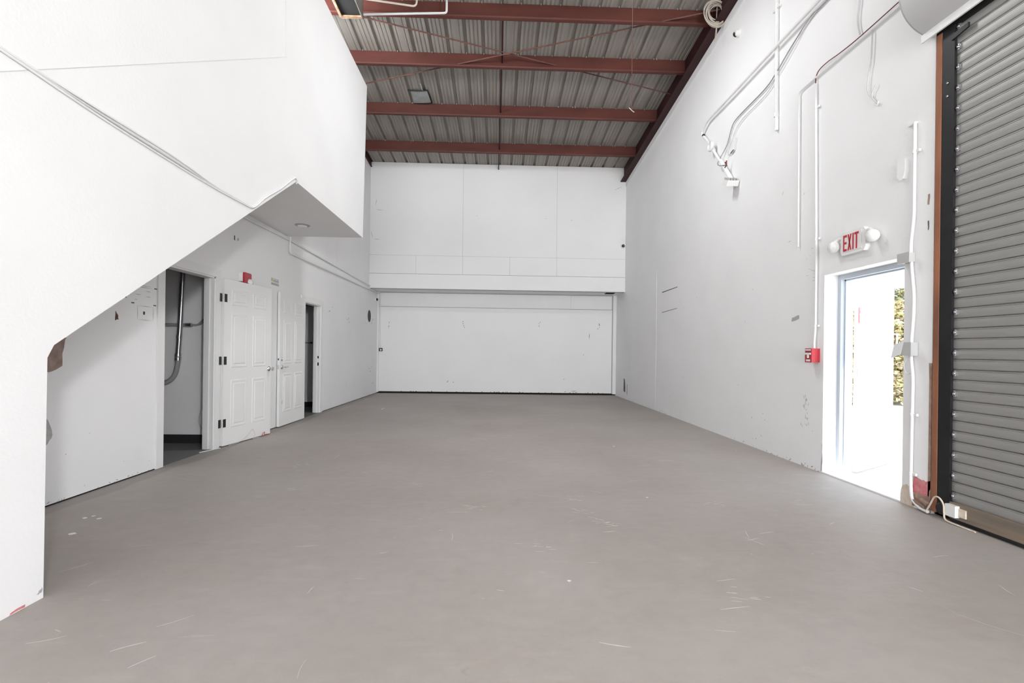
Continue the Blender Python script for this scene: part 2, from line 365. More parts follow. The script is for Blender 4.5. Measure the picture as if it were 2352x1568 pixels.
def purlin(y, label):
    z1 = roof(y)-.004; z0 = z1-.262; t = .006
    root = empty('roof_purlin', (0, y, z0), label, 'beam', 'red roof purlins')
    X0, X1 = XL-.05, 3.315
    MB().prism([(y-t, z0), (y-t, z1-t), (y-t, z1), (y+.06, z1-.005), (y+.06, z1-.011), (y, z1-t), (y, z0)], 'x', X0, X1).build('web', 'purlin', root)
    MB().prism([(y, z0), (y, z0+t), (y-.06, z0+t+.004), (y-.066, z0+.026), (y-.072, z0+.026), (y-.066, z0+.002)], 'x', X0, X1).build('bottom_flange', 'purlin', root)
    sc = MB(); x = -3.355
    while x < 3.25:
        for dx in (0, .05) if random.random() < .15 else (0,):
            sc.box(x+dx-.006, x+dx+.006, y-.035, y-.022, z1-.02, z1+.003)
        x += .3048
    tag(sc.build('deck_screws', 'screw', root), 'row of zinc deck screw tips along the top edge', kind='stuff')
    return root
purlin(11.84, 'red purlin nearest the white back wall'); purlin(10.28, 'second red purlin from the back wall, beside the grey roof patch')
purlin(8.73, 'third red purlin from the back wall, where the cross braces meet'); purlin(7.58, 'topmost visible red purlin with the coiled cable at its end')
for y, nm in zip((6.2, 4.6, 3.0, 1.4, -.2, -1.8, -3.4, -5.0, -6.6, -8.2, -9.8), 'first second third fourth fifth sixth seventh eighth ninth tenth eleventh'.split()): purlin(y, nm+' red purlin above the view, counted back towards the dock')

def rafter(xa, xw, xb, zbot, name, label):
    root = empty(name, ((xa+xb)/2, 12.9, zbot(12.9)), label, 'beam')
    ya, yb = REAR, 14.2
    def slab(x0, x1, zf0, zf1):
        return MB().hexa([(x0, ya, zf0(ya)), (x1, ya, zf0(ya)), (x1, yb, zf0(yb)), (x0, yb, zf0(yb)), (x0, ya, zf1(ya)), (x1, ya, zf1(ya)), (x1, yb, zf1(yb)), (x0, yb, zf1(yb))])
    slab(xw-.008, xw+.008, lambda y: zbot(y)+.014, lambda y: roof(y)+.03).build('web', 'rafter', root)
    slab(xa, xb, zbot, lambda y: zbot(y)+.014).build('bottom_flange', 'rafter', root)
rafter(3.225, 3.325, 3.425, lambda y: rwtop(y)+.012, 'roof_rafter', 'dark red rafter running up the top of the right wall')
rafter(-3.47, -3.37, -3.345, lambda y: roof(y)-.14, 'roof_rafter', 'dark red rafter along the top of the left wall, mostly hidden by the landing')

def rod(p, q, label):
    root = tag(MB().tube([p, q], .011, 8).build('brace_rod', 'rod'), label, 'brace', 'roof cross braces')
def ext(p, q, a, b):
    p, q = Vector(p), Vector(q); d = q-p
    return tuple(p-d*a), tuple(q+d*b)
pA = ext((-2.10, 7.76, roof(7.76)-.16), (3.33, 9.47, roof(9.47)-.16), .22, 0)
pB = ext((3.30, 7.31, roof(7.31)-.19), (-2.56, 9.36, roof(9.36)-.19), 0, .13)
rod(*pA, 'thin rusty brace rod running from the duct down to the right rafter')
rod(*pB, 'thin rusty brace rod running from the cable coil down to the left landing')
for i, (a, b, lab) in enumerate([(7.6, 8.72, 'dark red bridging strap between the topmost and third purlins'), (8.75, 10.27, 'dark red bridging strap between the third and second purlins'),
                            (10.3, 11.83, 'dark red bridging strap between the second purlin and the last one'), (11.86, 12.9, 'dark red bridging strap end hanging just above the back wall')]):
    y0, y1 = a, b; off = .13
    x = .02-.015*i
    tag(MB().hexa([(x-.014, y0, roof(y0)-off-.03), (x+.014, y0, roof(y0)-off-.03), (x+.014, y1, roof(y1)-off-.03), (x-.014, y1, roof(y1)-off-.03),
                   (x-.014, y0, roof(y0)-off), (x+.014, y0, roof(y0)-off), (x+.014, y1, roof(y1)-off), (x-.014, y1, roof(y1)-off)]).build('bridging_strap', 'rafter'), lab, 'strap', 'purlin bridging straps')

# added fill lamp above the view, built as a suspended shop light
sl = empty('fill_shop_light', (.6, 6.5, 6.3), 'long white shop light added as fill under the roof, unseen above the view', 'light')
MB().prism([(6.43, 6.40), (6.36, 6.34), (6.37, 6.335), (6.44, 6.385), (6.56, 6.385), (6.63, 6.335), (6.64, 6.34), (6.57, 6.40), (6.55, 6.44), (6.45, 6.44)], 'x', -.1, 1.3).build('reflector', 'trim', sl)
for x in (.1, 1.1): MB().tube([(x, 6.5, 6.43), (x, 6.5, roof(6.5))], .004, 6).build('hanger', 'emt', sl)
for d in (-.05, .05): MB().tube([(-.05, 6.5+d, 6.362), (1.25, 6.5+d, 6.362)], .013, 8).build('tube', 'whiteplastic', sl)
light('shop_fill_glow', 'AREA', (.6, 6.5, 6.34), 116, (.985, .995, 1), aim=(0, 0, -1), shape='RECTANGLE', size=1.3, size_y=.22)

# roof patch
rp = empty('roof_patch', (-1.63, 10.03, roof(10.03)-.02), 'pale grey square sheet patched under the roof deck', 'patch')
MB().hexa([(-1.80, 9.83, roof(9.83)-.02), (-1.47, 9.81, roof(9.81)-.02), (-1.44, 10.22, roof(10.22)-.02), (-1.80, 10.24, roof(10.24)-.02),
           (-1.80, 9.83, roof(9.83)-.006), (-1.47, 9.81, roof(9.81)-.006), (-1.44, 10.22, roof(10.22)-.006), (-1.80, 10.24, roof(10.24)-.006)]).build('sheet', 'patch', rp)
MB().tube([(-1.85, 9.80, roof(9.8)-.02), (-1.79, 9.82, roof(9.8)-.022), (-1.6, 9.81, roof(9.8)-.025), (-1.46, 9.80, roof(9.8)-.02), (-1.44, 9.95, roof(9.95)-.02), (-1.42, 10.2, roof(10.2)-.02), (-1.5, 10.24, roof(10.2)-.024), (-1.8, 10.25, roof(10.2)-.02)], .012, 6).build('tar_seal', 'black', rp)
MB().tube([(-1.56, 9.82, roof(9.8)-.02), (-1.57, 9.6, roof(9.6)-.02)], .009, 6).build('lead', 'palecable', rp)

# duct at top left
du = empty('duct', (-2.12, 7.3, 6.0), 'open-ended grey sheet metal duct hanging below the roof by the landing', 'duct')
dx0, dx1, dy0, dy1, dz0, dz1 = -2.30, -1.98, 6.3, 7.06, 5.94, 6.6
MB().box(dx0, dx0+.012, dy0, dy1, dz0, dz1).box(dx1-.012, dx1, dy0, dy1, dz0, dz1).box(dx0, dx1, dy1-.012, dy1, dz0, dz1).box(dx0, dx1, dy0, dy0+.012, dz0, dz1).build('casing', 'duct', du)
MB().box(dx0+.012, dx1-.012, dy0+.012, dy1-.012, dz0+.03, dz0+.05).build('shade_plate', 'void', du)  # black plate across the mouth painted as the shade inside the duct
MB().box(dx0+.012, dx1-.012, dy1-.05, dy1-.012, dz0, dz0+.02).box(dx0+.012, dx0+.035, dy0, dy1-.05, dz0, dz0+.02).build('rusty_flange', 'ductrust', du)
tag(MB().tube(bend([(-1.99, 7.2, 6.33), (-1.25, 7.2, 6.245), (-1.22, 7.2, 6.62)], .06), .014, 8).build('roof_conduit', 'coil'), 'short cream conduit bent up beside the duct', 'conduit')
tag(MB().tube(bend([(-2.0, 7.15, 6.07), (-.80, 7.15, 6.13), (-.80, 7.15, 6.62)], .04), .016, 8).build('roof_conduit', 'greybox'), 'longer grey conduit below the cream one, bent up at right', 'conduit')

# hanging cord and cable coil
hc = tag(MB().tube([(1.50, 5.55, 6.74), (1.497, 5.55, 5.2), (1.50, 5.55, 3.99)], .0035, 6).build('hanging_cord', 'rod'), 'thin brown cord hanging straight down from the roof', 'cord')
MB().tube([(1.47, 5.55, 4.02), (1.50, 5.55, 3.99), (1.53, 5.55, 3.97)], .004, 6).build('knot', 'palecable', hc)
co = empty('cable_coil', (3.27, 7.36, 6.2), 'cream cable coiled and tied at the end of the topmost purlin', 'cable')
for k in range(9):
    a = .095+.013*k; b = .115+.012*k; pts = []
    for i in range(26):
        th = 2*math.pi*i/26
        u, v = a*math.cos(th), b*math.sin(th)
        rr = -.55+.05*math.sin(k*2.1)
        pts.append((3.235+u*math.cos(rr)-v*math.sin(rr)*.8+.008*math.sin(k*1.7), 7.30+.01*math.sin(k*2.5)+.012*math.cos(th*2+k), 6.365+u*math.sin(rr)+v*math.cos(rr)+.008*math.cos(k*2.3)))
    MB().tube(pts, .0085, 6, closed=True).build('loop', 'coil', co)
MB().tube(bez([(3.17, 7.3, 6.50), (3.16, 7.3, 6.56), (3.22, 7.3, 6.56), (3.30, 7.3, 6.60), (3.36, 7.3, 6.52), (3.33, 7.3, 6.3)]), .008, 6).build('tie', 'coil', co)
MB().tube(bez([(3.25, 7.29, 6.45), (3.245, 7.29, 6.3), (3.25, 7.3, 6.05), (3.235, 7.32, 5.96), (3.29, 7.4, 6.25)]), .006, 6).build('tail', 'coil', co)
MB().tube([(3.3, 7.3, 6.56), (3.31, 7.1, 6.62)], .009, 6).build('lead', 'coil', co)

# ------------------------------------------------------------------ six-panel interior doors
def leafmap(h, f):
    h, f = Vector((*h, 0)), Vector((*f, 0)); u = (f-h).normalized(); v = Vector((-u.y, u.x, 0))
    if v.x < 0: v = -v
    def fn(a, d, z): p = h+u*a+v*d; return (p.x, p.y, z)
    return fn, (f-h).length
def lbox(mb, fn, a0, a1, d0, d1, z0, z1):
    return mb.hexa([fn(a0, d0, z0), fn(a1, d0, z0), fn(a1, d1, z0), fn(a0, d1, z0), fn(a0, d0, z1), fn(a1, d0, z1), fn(a1, d1, z1), fn(a0, d1, z1)])
def six_panel(root, h, f, z0, z1, lz):
    fn, w = leafmap(h, f)
    leaf = lbox(MB(), fn, 0, w, -.036, 0, z0, z1).build('leaf', 'door', root)
    H = z1-z0
    for a0, a1 in ((.13*w, .455*w), (.565*w, .875*w)):
        for b0, b1 in ((.10, .395), (.465, .80), (.845, .945)):
            p0, p1 = z0+b0*H, z0+b1*H; mb = MB(); vs = []
            for ins, d in ((0, -.001), (.014, .006), (.022, .006), (.045, -.004+.006), (.06, .009)):
                vs += [fn(a0+ins, d, p0+ins), fn(a1-ins, d, p0+ins), fn(a1-ins, d, p1-ins), fn(a0+ins, d, p1-ins)]
            fs = [(r*4+i, r*4+(i+1) % 4, r*4+4+(i+1) % 4, r*4+4+i) for r in range(4) for i in range(4)]+[(16, 17, 18, 19)]
            mb.add(vs, fs).build('panel', 'door', leaf, recalc=False)
    return fn, w, leaf
def lever(root, fn, a, z, dirn):
    hd = empty_part('handle', fn(a, 0, z), root)
    n = Vector(fn(a, 1, z))-Vector(fn(a, 0, z))
    MB().lathe(fn(a, 0, z), n, [(.034, 0), (.034, .006), (.028, .012), (.012, .016), (.011, .05), (.013, .055)], 18).build('rose', 'chrome', hd)
    MB().tube(bez([fn(a, .05, z), fn(a+dirn*.03, .056, z), fn(a+dirn*.08, .052, z+.004), fn(a+dirn*.12, .05, z)]), [.011]*6+[.010]*6+[.008]*7, 10).build('lever', 'chrome', hd)
def empty_part(name, loc, parent):
    o = bpy.data.objects.new(name, None); COL.objects.link(o); o.parent = parent; o.location = Vector(loc)-parent_loc(parent); o.empty_display_size = .05; return o

d1 = empty('door_1', (XL, 6.08, 0), 'white six-panel door with black hinges folded back against the left wall', 'door', kind='structure')
fn, w, leaf = six_panel(d1, (-3.345, 6.09), (-3.215, 7.06), .012, 2.065, .93)
MB().lathe(fn(w-.055, 0, .93), Vector(fn(0, 1, 0))-Vector(fn(0, 0, 0)), [(.034, 0), (.034, .008), (.013, .013), (.012, .035), (.026, .045), (.029, .06), (.024, .072)], 18).build('knob', 'chrome', leaf)
lbox(MB(), fn, w, w+.002, -.03, -.006, .9, .96).build('latch_plate', 'chrome', leaf)
for z in (.29, 1.06, 1.83):
    hg = empty_part('hinge', (-3.345, 6.075, z), d1)
    MB().box(-3.366, -3.361, 6.03, 6.074, z-.05, z+.05).build('plate', 'black', hg)
    lbox(MB(), fn, .003, .05, -.001, .004, z-.05, z+.05).build('plate', 'black', hg)
    MB().tube([(-3.348, 6.083, z-.05), (-3.348, 6.083, z+.05)], .007, 8).build('knuckle', 'trim', hg)
d2 = empty('door_2', (XL, 8.6, 0), 'white six-panel door with chrome lever, standing open beside the dark gap', 'door', kind='structure')
fn, w, leaf = six_panel(d2, (-3.335, 8.60), (-3.335, 7.61), .015, 2.085, .93)
lever(leaf, fn, w-.07, .93, -1)
MB().lathe(fn(w-.07, 0, 1.05), (1, 0, 0), [(.028, 0), (.028, .008), (.012, .012), (.012, .02)], 16).build('deadbolt', 'chrome', leaf)
lbox(MB(), fn, w, w+.002, -.03, -.006, .9, .96).build('latch_plate', 'chrome', leaf)
lbox(MB(), fn, w, w+.002, -.026, -.01, 1.035, 1.065).build('bolt_hole', 'black', leaf)
lbox(MB(), fn, w-.11, w-.102, .0, .001, .36, .41).build('dent', 'scuff', leaf)

def casing(name, label, ya, yb, z1):
    root = empty(name, (XL, (ya+yb)/2, 0), label, 'door frame', kind='structure')
    for y0, y1 in ((ya-.10, ya), (yb, yb+.10)):
        MB().box(XL-.002, XL+.016, y0, y1, .004, z1+.1).build('side_casing', 'trim', root)
    MB().box(XL-.002, XL+.016, ya, yb, z1, z1+.1).build('head_casing', 'trim', root)
    MB().box(XL-.12, XL+.002, ya-.001, ya+.018, .004, z1).build('jamb', 'trim', root)
    MB().box(XL-.12, XL+.002, yb-.018, yb+.001, .004, z1).build('jamb', 'trim', root)
    MB().box(XL-.12, XL+.002, ya, yb, z1-.018, z1).build('head_jamb', 'trim', root)
    MB().box(XL-.09, XL-.05, yb-.03, yb-.017, .004, z1).build('stop', 'trim', root)
    return root
casing('trim_2', 'white casing around the closet doorway beneath the stairs', *D1, 2.065)
k2 = casing('trim_3', 'white casing around the second doorway, nearer the back wall', *D2, 2.045)
for z, r in ((.93, .03), (1.06, .022)):
    MB().box(XL-.04, XL-.015, D2[1]-.02, D2[1]-.0175, z-r, z+r).build('strike_plate', 'chrome', k2)

# closet behind door 1 and room behind door 2
cr = MB().box(-6.0, XL-.1, 6.35, 6.45, 0, 2.7).build('wall_closet', 'closet'); tag(cr, 'pale grey cross wall inside the closet', 'wall', kind='structure')
MB().box(-6.0, XL-.1, 6.335, 6.352, .0, .11).build('baseboard', 'base', cr)
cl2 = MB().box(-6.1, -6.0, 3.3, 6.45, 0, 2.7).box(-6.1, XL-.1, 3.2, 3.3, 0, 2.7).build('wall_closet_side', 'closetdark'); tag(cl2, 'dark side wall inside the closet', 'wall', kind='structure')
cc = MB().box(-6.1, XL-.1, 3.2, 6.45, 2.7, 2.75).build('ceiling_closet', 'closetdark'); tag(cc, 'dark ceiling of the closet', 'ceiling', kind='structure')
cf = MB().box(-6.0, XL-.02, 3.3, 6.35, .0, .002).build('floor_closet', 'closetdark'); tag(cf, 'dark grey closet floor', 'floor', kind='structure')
tr = MB().box(-6.0, XL-.1, 10.45, 10.55, 0, 2.6).build('wall_washroom', 'closet'); tag(tr, 'pale cross wall seen through the second doorway', 'wall', kind='structure')
MB().box(-6.0, XL-.1, 10.435, 10.452, 0, .1).build('baseboard', 'base', tr)
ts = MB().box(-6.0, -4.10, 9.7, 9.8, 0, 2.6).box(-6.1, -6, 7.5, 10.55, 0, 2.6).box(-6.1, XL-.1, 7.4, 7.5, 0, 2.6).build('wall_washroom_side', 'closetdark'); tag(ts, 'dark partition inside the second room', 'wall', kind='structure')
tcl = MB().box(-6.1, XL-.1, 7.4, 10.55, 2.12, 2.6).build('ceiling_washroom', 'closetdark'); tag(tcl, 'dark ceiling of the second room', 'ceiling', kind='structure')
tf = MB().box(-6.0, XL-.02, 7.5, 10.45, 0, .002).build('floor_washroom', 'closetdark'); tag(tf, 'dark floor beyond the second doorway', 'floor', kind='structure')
tb = empty('towel_bar', (-4.0, 10.42, 1.34), 'small chrome towel bar on the wall through the second doorway', 'towel bar')
MB().tube([(-4.09, 10.40, 1.345), (-3.9, 10.40, 1.345)], .008, 8).build('bar', 'chrome', tb); MB().tube([(-3.91, 10.45, 1.345), (-3.91, 10.39, 1.345)], .014, 8).build('post', 'black', tb)

ec = empty('closet_conduit', (-4.0, 6.3, .76), 'shiny steel conduit dropping and curving left inside the closet', 'conduit')
MB().tube(bez([(-3.945, 6.27, 2.6), (-3.96, 6.27, 2.15), (-3.985, 6.27, 1.5), (-4.005, 6.27, 1.12)]), .03, 12).build('pipe', 'emt', ec)
MB().tube(bez([(-4.005, 6.27, 1.12), (-4.01, 6.27, 1.0), (-4.05, 6.27, .86), (-4.13, 6.27, .785), (-4.25, 6.27, .765), (-4.6, 6.27, .765)]), .029, 12).build('elbow', 'cable', ec)
for z, x in ((1.12, -4.005), (1.07, -4.007)): MB().tube([(x, 6.27, z-.018), (x, 6.27, z+.018)], .037, 12).build('coupling', 'emt', ec)
MB().tube([(-3.993, 6.265, 1.33), (-3.99, 6.265, 1.37)], .033, 12).build('coupling', 'emt', ec)
e2 = empty('closet_conduit', (-4.1, 6.33, 1.5), 'dark horizontal conduit crossing behind the steel one in the closet', 'conduit')
MB().tube([(-4.9, 6.315, 1.5), (-3.94, 6.315, 1.5)], .02, 10).build('pipe', 'cable', e2)
MB().tube([(-3.95, 6.315, 1.5), (-3.87, 6.315, 1.5)], .027, 10).build('coupling', 'emt', e2)
for dz in (0, .03): MB().tube(bez([(-3.88, 6.315, 1.5), (-3.8, 6.315, 1.505), (-3.74, 6.315, 1.53+dz), (-3.70, 6.315, 1.57+dz)]), .011, 8).build('cable', 'cable', e2)
tag(MB().tube(bez([(-3.72, 6.33, .75), (-3.73, 6.33, .5), (-3.77, 6.33, .35), (-3.77, 6.33, .25), (-3.72, 6.33, .17)]), .004, 6).build('closet_wire', 'palecable'), 'thin pale wire hanging on the closet wall beside the jamb', 'wire')

# ------------------------------------------------------------------ left wall fittings
st = empty('alarm_strobe', (XL, 6.58, 2.09), 'red fire alarm strobe with clear lens above the hinged door', 'strobe')
MB().box(XL, XL+.05, 6.49, 6.65, 2.09, 2.20).build('back_box', 'whiteplastic', st)
MB().prism([(6.49, 2.075), (6.66, 2.075), (6.67, 2.085), (6.67, 2.2), (6.655, 2.21), (6.50, 2.21), (6.49, 2.2)], 'x', XL+.05, XL+.075).build('face', 'red', st)
MB().lathe((XL+.07, 6.62, 2.09), (1, 0, 0), [(.05, 0), (.045, .02), (.028, .04), (.005, .048)], 16).build('lens', 'glass', st)
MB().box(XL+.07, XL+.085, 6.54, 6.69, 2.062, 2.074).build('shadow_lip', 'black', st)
sg = empty('safety_sticker', (XL, 7.52, 2.17), 'small faded sticker with yellow symbol and grey lettering above the doors', 'sign')
MB().box(XL, XL+.003, 7.39, 7.66, 2.165, 2.285).build('sheet', 'whiteplastic', sg)
MB().prism([(7.395, 2.225), (7.47, 2.22), (7.475, 2.26), (7.43, 2.275), (7.395, 2.27)], 'x', XL+.003, XL+.0045).build('symbol', 'yellow', sg)
mb = MB()
for k in range(6): mb.box(XL+.003, XL+.0045, 7.48+.028*k, 7.498+.028*k, 2.222+.004*(k % 2), 2.246+.006*((k*2) % 3))
for k in range(9): mb.box(XL+.003, XL+.0045, 7.40+.028*k, 7.42+.028*k, 2.172, 2.202+.003*(k % 2))
mb.box(XL+.003, XL+.0045, 7.48, 7.64, 2.262, 2.268).box(XL+.003, XL+.0045, 7.49, 7.65, 2.214, 2.217)
tag(mb.build('lettering', 'cable', sg), 'worn grey lettering in two rows')

def conduit(name, label, pts, r=.012, m='conduit', rb=.06, straps=(), cat='conduit', smooth=False, group=None):
    root = empty(name, pts[0], label, cat, group)
    MB().tube(bez(pts) if smooth else bend(pts, rb), r, 10).build('pipe', m, root)
    for (p, ax, s) in straps:
        p = Vector(p); d = Vector(ax)
        MB().tube([p-d*.012, p+d*.012], r+.005, 10).build('strap', m, root)
        MB().box(p.x-.004 if s[0] == 0 else p.x, p.x+.016, p.y-(.045 if s[1] < 0 else .005), p.y+(.045 if s[1] > 0 else .005), p.z-.01, p.z+.01).build('strap_tab', m, root)
    return root
conduit('wall_conduit', 'upper thin white conduit running along the left wall under the landing', [(XL+.02, 5.5, 2.93), (XL+.02, 8.0, 2.965), (XL+.02, 13.85, 2.885)], .014)
conduit('wall_conduit', 'lower white conduit dropping from the landing soffit along the left wall', [(XL+.03, 7.98, 3.01), (XL+.03, 7.98, 2.755), (XL+.03, 13.84, 2.80)], .015, rb=.05)
tag(MB().tube([(XL+.012, 8.02, 2.98), (XL+.012, 10.5, 2.93), (XL+.012, 13.85, 2.85)], .009, 8).build('wall_cable', 'conduit'), 'thin white cable between the two left wall conduits', 'cable')
conduit('corner_conduit', 'thin white conduit hanging down the back left corner to the black socket', [(-3.30, 13.80, 2.83), (-3.31, 13.895, 2.72), (-3.30, 13.895, 1.27)], .008, rb=.03)
ou = empty('wall_socket', (-3.28, 13.9, 1.18), 'small black socket on the back wall at the left corner', 'socket')
MB().box(-3.325, -3.235, 13.87, 13.91, 1.175, 1.265).build('plate', 'black', ou); MB().lathe((-3.275, 13.87, 1.215), (0, -1, 0), [(.026, 0), (.026, .006), (.014, .008)], 14).build('receptacle', 'trim', ou)

def dome(name, c, n, label, lens):
    root = empty(name, c, label, 'camera')
    MB().lathe(c, n, [(.058, 0), (.058, .018), (.05, .03)], 20).build('base', 'whiteplastic', root)
    p = Vector(c)+Vector(n)*.03
    MB().lathe(p, n, [(.047, 0), (.045, .012), (.036, .028)], 20).build('shell', 'whiteplastic', root)
    q = Vector(c)+Vector(n)*.035+Vector(lens)*.012; d = (Vector(n)*.5+Vector(lens)).normalized()
    MB().lathe(q, d, [(.040, 0), (.038, .018), (.028, .032), (.012, .039)], 18).build('lens', 'black', root)
    MB().lathe(q+d*.038, d, [(.009, 0), (.006, .003)], 10).build('glint', 'glass', root)
dome('dome_camera', (XR, 6.88, 5.80), (-1, 0, 0), 'white dome camera with black lens high on the right wall', (0, .9, -.5))
dome('dome_camera', (XL, 13.61, 2.60), (1, 0, 0), 'tiny dome camera on the left wall near the back corner', (.5, -.5, 0))
dome('dome_camera', (3.31, YU, 4.06), (0, -1, 0), 'dark dome camera at the right end of the upper back wall', (0, -1, -.2))
ho = MB().lathe((XL+.002, 13.0, 2.10), (1, 0, 0), [(.16, 0), (.15, .002)], 20); ho = ho.build('vent_hole', 'scuff'); tag(ho, 'dark round hole cut in the left wall near the back corner', 'hole')

dl = empty('downlight', (-2.85, 7.19, 3.0), 'round recessed ceiling light in the landing soffit', 'light')
MB().lathe((-2.85, 7.19, 3.012), (0, 0, -1), [(.105, 0), (.105, .006), (.085, .014)], 24).build('trim_ring', 'cable', dl)
MB().lathe((-2.85, 7.19, 3.0), (0, 0, -1), [(.07, 0), (.06, .012), (.03, .02), (.005, .022)], 20).build('bulb', 'whiteplastic', dl)

# stair wall cables
cb = empty('stair_cable', (XM, 2.2, 2.5), 'bundle of thin white cables sagging across the stair wall to its corner', 'cable')
for k in range(3):
    dz = (0, -.012, .012)[k]; sag = (0, -.006, .014)[k]
    MB().tube(bez([(XM+.008, 1.9, 2.525+dz*.3), (XM+.008, 2.2, 2.505+dz*.4), (XM+.008, 2.73, 2.48+dz+sag*.5), (XM+.008, 3.35, 2.462+dz+sag), (XM+.008, 3.86, 2.445+dz*.6), (XM+.008, 4.36, 2.452+dz*.3)], 8), .006, 6).build('strand', 'conduit' if k else 'palecable', cb)
MB().tube(bez([(XM+.008, 4.33, 2.45), (XM+.008, 4.42, 2.475), (XM+.008, 4.62, 2.62), (XM+.008, 4.92, 2.80), (XM+.008, 5.20, 2.99), (XM+.008, 5.28, 3.035), (XM+.006, 5.33, 3.015), (XM-.01, 5.34, 2.995)], 6), .009, 6).build('strand', 'conduit', cb)

# ------------------------------------------------------------------ right wall services
xw = XR-.02
c1 = conduit('wall_conduit', 'thick white vertical conduit high on the right wall beside the dome camera', [(xw, 5.90, 6.2), (xw, 5.88, 5.0), (xw, 5.86, 3.95)], .022)
MB().tube([(xw, 5.87, 4.12), (xw, 5.87, 4.17)], .03, 10).build('coupling', 'conduit', c1)
MB().box(xw-.012, XR, 5.82, 5.96, 5.44, 5.47).build('strap', 'conduit', c1)
c2 = empty('bent_conduit', (xw-.03, 6.9, 3.65), 'long white conduit along the right wall bending down to a floodlight box', 'conduit')
xo = XR-.055
MB().tube(bend([(xo, 3.2, 4.95), (xo, 7.0, 4.955), (xo, 7.80, 4.97), (xo, 8.02, 4.86), (xo, 7.82, 4.70), (xo, 6.94, 3.74)], .22, 8), .02, 12).build('pipe', 'conduit', c2)
MB().tube([(xo, 7.92, 4.80), (xo, 7.90, 4.78)], .024, 12).build('coupling', 'black', c2)
MB().tube([(xo, 7.60, 4.47), (xo, 7.52, 4.38)], .03, 12).build('coupling', 'conduit', c2)
MB().lathe((xo-.02, 7.56, 4.46), (-1, 0, .1), [(.075, 0), (.078, .02), (.06, .045), (.058, .03), (.01, .028)], 20).build('junction_can', 'whiteplastic', c2)
MB().tube([(xo, 7.28, 4.13), (xo, 6.95, 3.75)], .03, 12).build('sleeve', 'conduit', c2)
fx = empty_part('floodlight_box', (xo, 6.86, 3.66), c2)
MB().hexa([(XR-.17, 6.84, 3.60), (XR-.005, 6.84, 3.60), (XR-.005, 6.98, 3.66), (XR-.17, 6.98, 3.66), (XR-.17, 6.79, 3.665), (XR-.005, 6.79, 3.665), (XR-.005, 6.93, 3.725), (XR-.17, 6.93, 3.725)]).build('box', 'whiteplastic', fx)
for i in range(4): MB().hexa([(XR-.165+.04*i, 6.795, 3.668), (XR-.145+.04*i, 6.795, 3.668), (XR-.145+.04*i, 6.925, 3.726), (XR-.165+.04*i, 6.925, 3.726), (XR-.165+.04*i, 6.785, 3.69), (XR-.145+.04*i, 6.785, 3.69), (XR-.145+.04*i, 6.915, 3.748), (XR-.165+.04*i, 6.915, 3.748)]).build('fin', 'scuffshade', fx)
def wire(name, label, pts, r=.006, m='palecable', cat='cable', group=None):
    return tag(MB().tube(bez(pts, 6), r, 6).build(name, m), label, cat, group)
wire('loose_cable', 'dark grey cable drooping beside the bent conduit to red wire ends', [(xw, 3.6, 4.90), (xw, 4.96, 4.895), (xw, 5.23, 4.905), (xw, 5.59, 4.79), (xw, 5.90, 4.66), (xw, 6.14, 4.60), (xw, 6.69, 4.585), (xw, 6.94, 4.56), (xw, 7.04, 4.48), (xw, 7.17, 4.31), (xw-.04, 7.35, 4.15), (xw-.06, 7.28, 4.06), (xw-.06, 7.05, 3.98)], .0075, 'cable')
wire('loose_cable', 'thin pale cable hanging below the dark drooping cable', [(xw, 4.5, 4.89), (xw, 5.23, 4.89), (xw, 5.57, 4.74), (xw, 5.85, 4.62), (xw, 6.12, 4.52), (xw, 6.69, 4.49), (xw, 6.91, 4.41), (xw, 7.03, 4.29), (xw, 7.10, 4.2), (xw, 7.16, 4.03)], .005)
we = empty('wire_ends', (xw-.05, 7.03, 3.93), 'dark red stripped wire ends beside the floodlight conduit', 'wire')
for k, (dy, dz, m_) in enumerate([(.02, .05, 'darkcable'), (-.02, .06, 'darkcable'), (.03, -.03, 'scuff'), (-.03, -.02, 'darkcable')]):
    MB().tube([(xw-.06, 7.04, 3.975), (xw-.07, 7.04+dy, 3.975+dz)], .009, 6).build('wire_end', m_, we)
tw = empty('wire_tangle', (xw, 6.95, 4.2), 'small tangle of loose wires on the right wall above the floodlight', 'wire')
MB().tube(bez([(xw, 7.04, 4.36), (xw, 7.13, 4.28), (xw, 7.14, 4.2), (xw, 7.09, 4.15), (xw, 6.99, 4.14), (xw, 6.93, 4.17), (xw, 6.91, 4.26), (xw, 6.87, 4.30)]), .005, 6).build('loop', 'palecable', tw)
MB().tube([(xw, 7.03, 4.145), (xw, 6.95, 4.16)], .012, 6).build('splice', 'scuff', tw)
c3 = conduit('wall_conduit', 'thin white conduit running along the wall above the exit, then straight down', [(xw, 3.78, 4.185), (xw, 5.42, 4.185), (xw, 5.40, 2.43)], .010, rb=.05)
c4 = conduit('wall_conduit', 'white vertical conduit ending at the red pull station', [(xw, 5.13, 4.12), (xw, 5.085, 2.2), (xw, 5.085, 1.50), (xw, 5.10, 1.38), (xw, 5.10, 1.28)], .012, rb=.08,
             straps=[((xw, 5.12, 3.86), (0, 0, 1), (0, -1)), ((xw, 5.09, 2.45), (0, 0, 1), (0, -1)), ((xw, 5.085, 1.53), (0, 0, 1), (0, -1))])
wire('alarm_wire', 'thin dark red wire rising from the pull station conduit along the wall', [(xw, 5.13, 4.10), (xw, 5.13, 4.18), (xw, 5.08, 4.235), (xw, 4.95, 4.245), (xw, 4.75, 4.225), (xw, 4.5, 4.215), (xw, 4.0, 4.225), (xw, 3.79, 4.225)], .005, 'darkcable', 'wire')
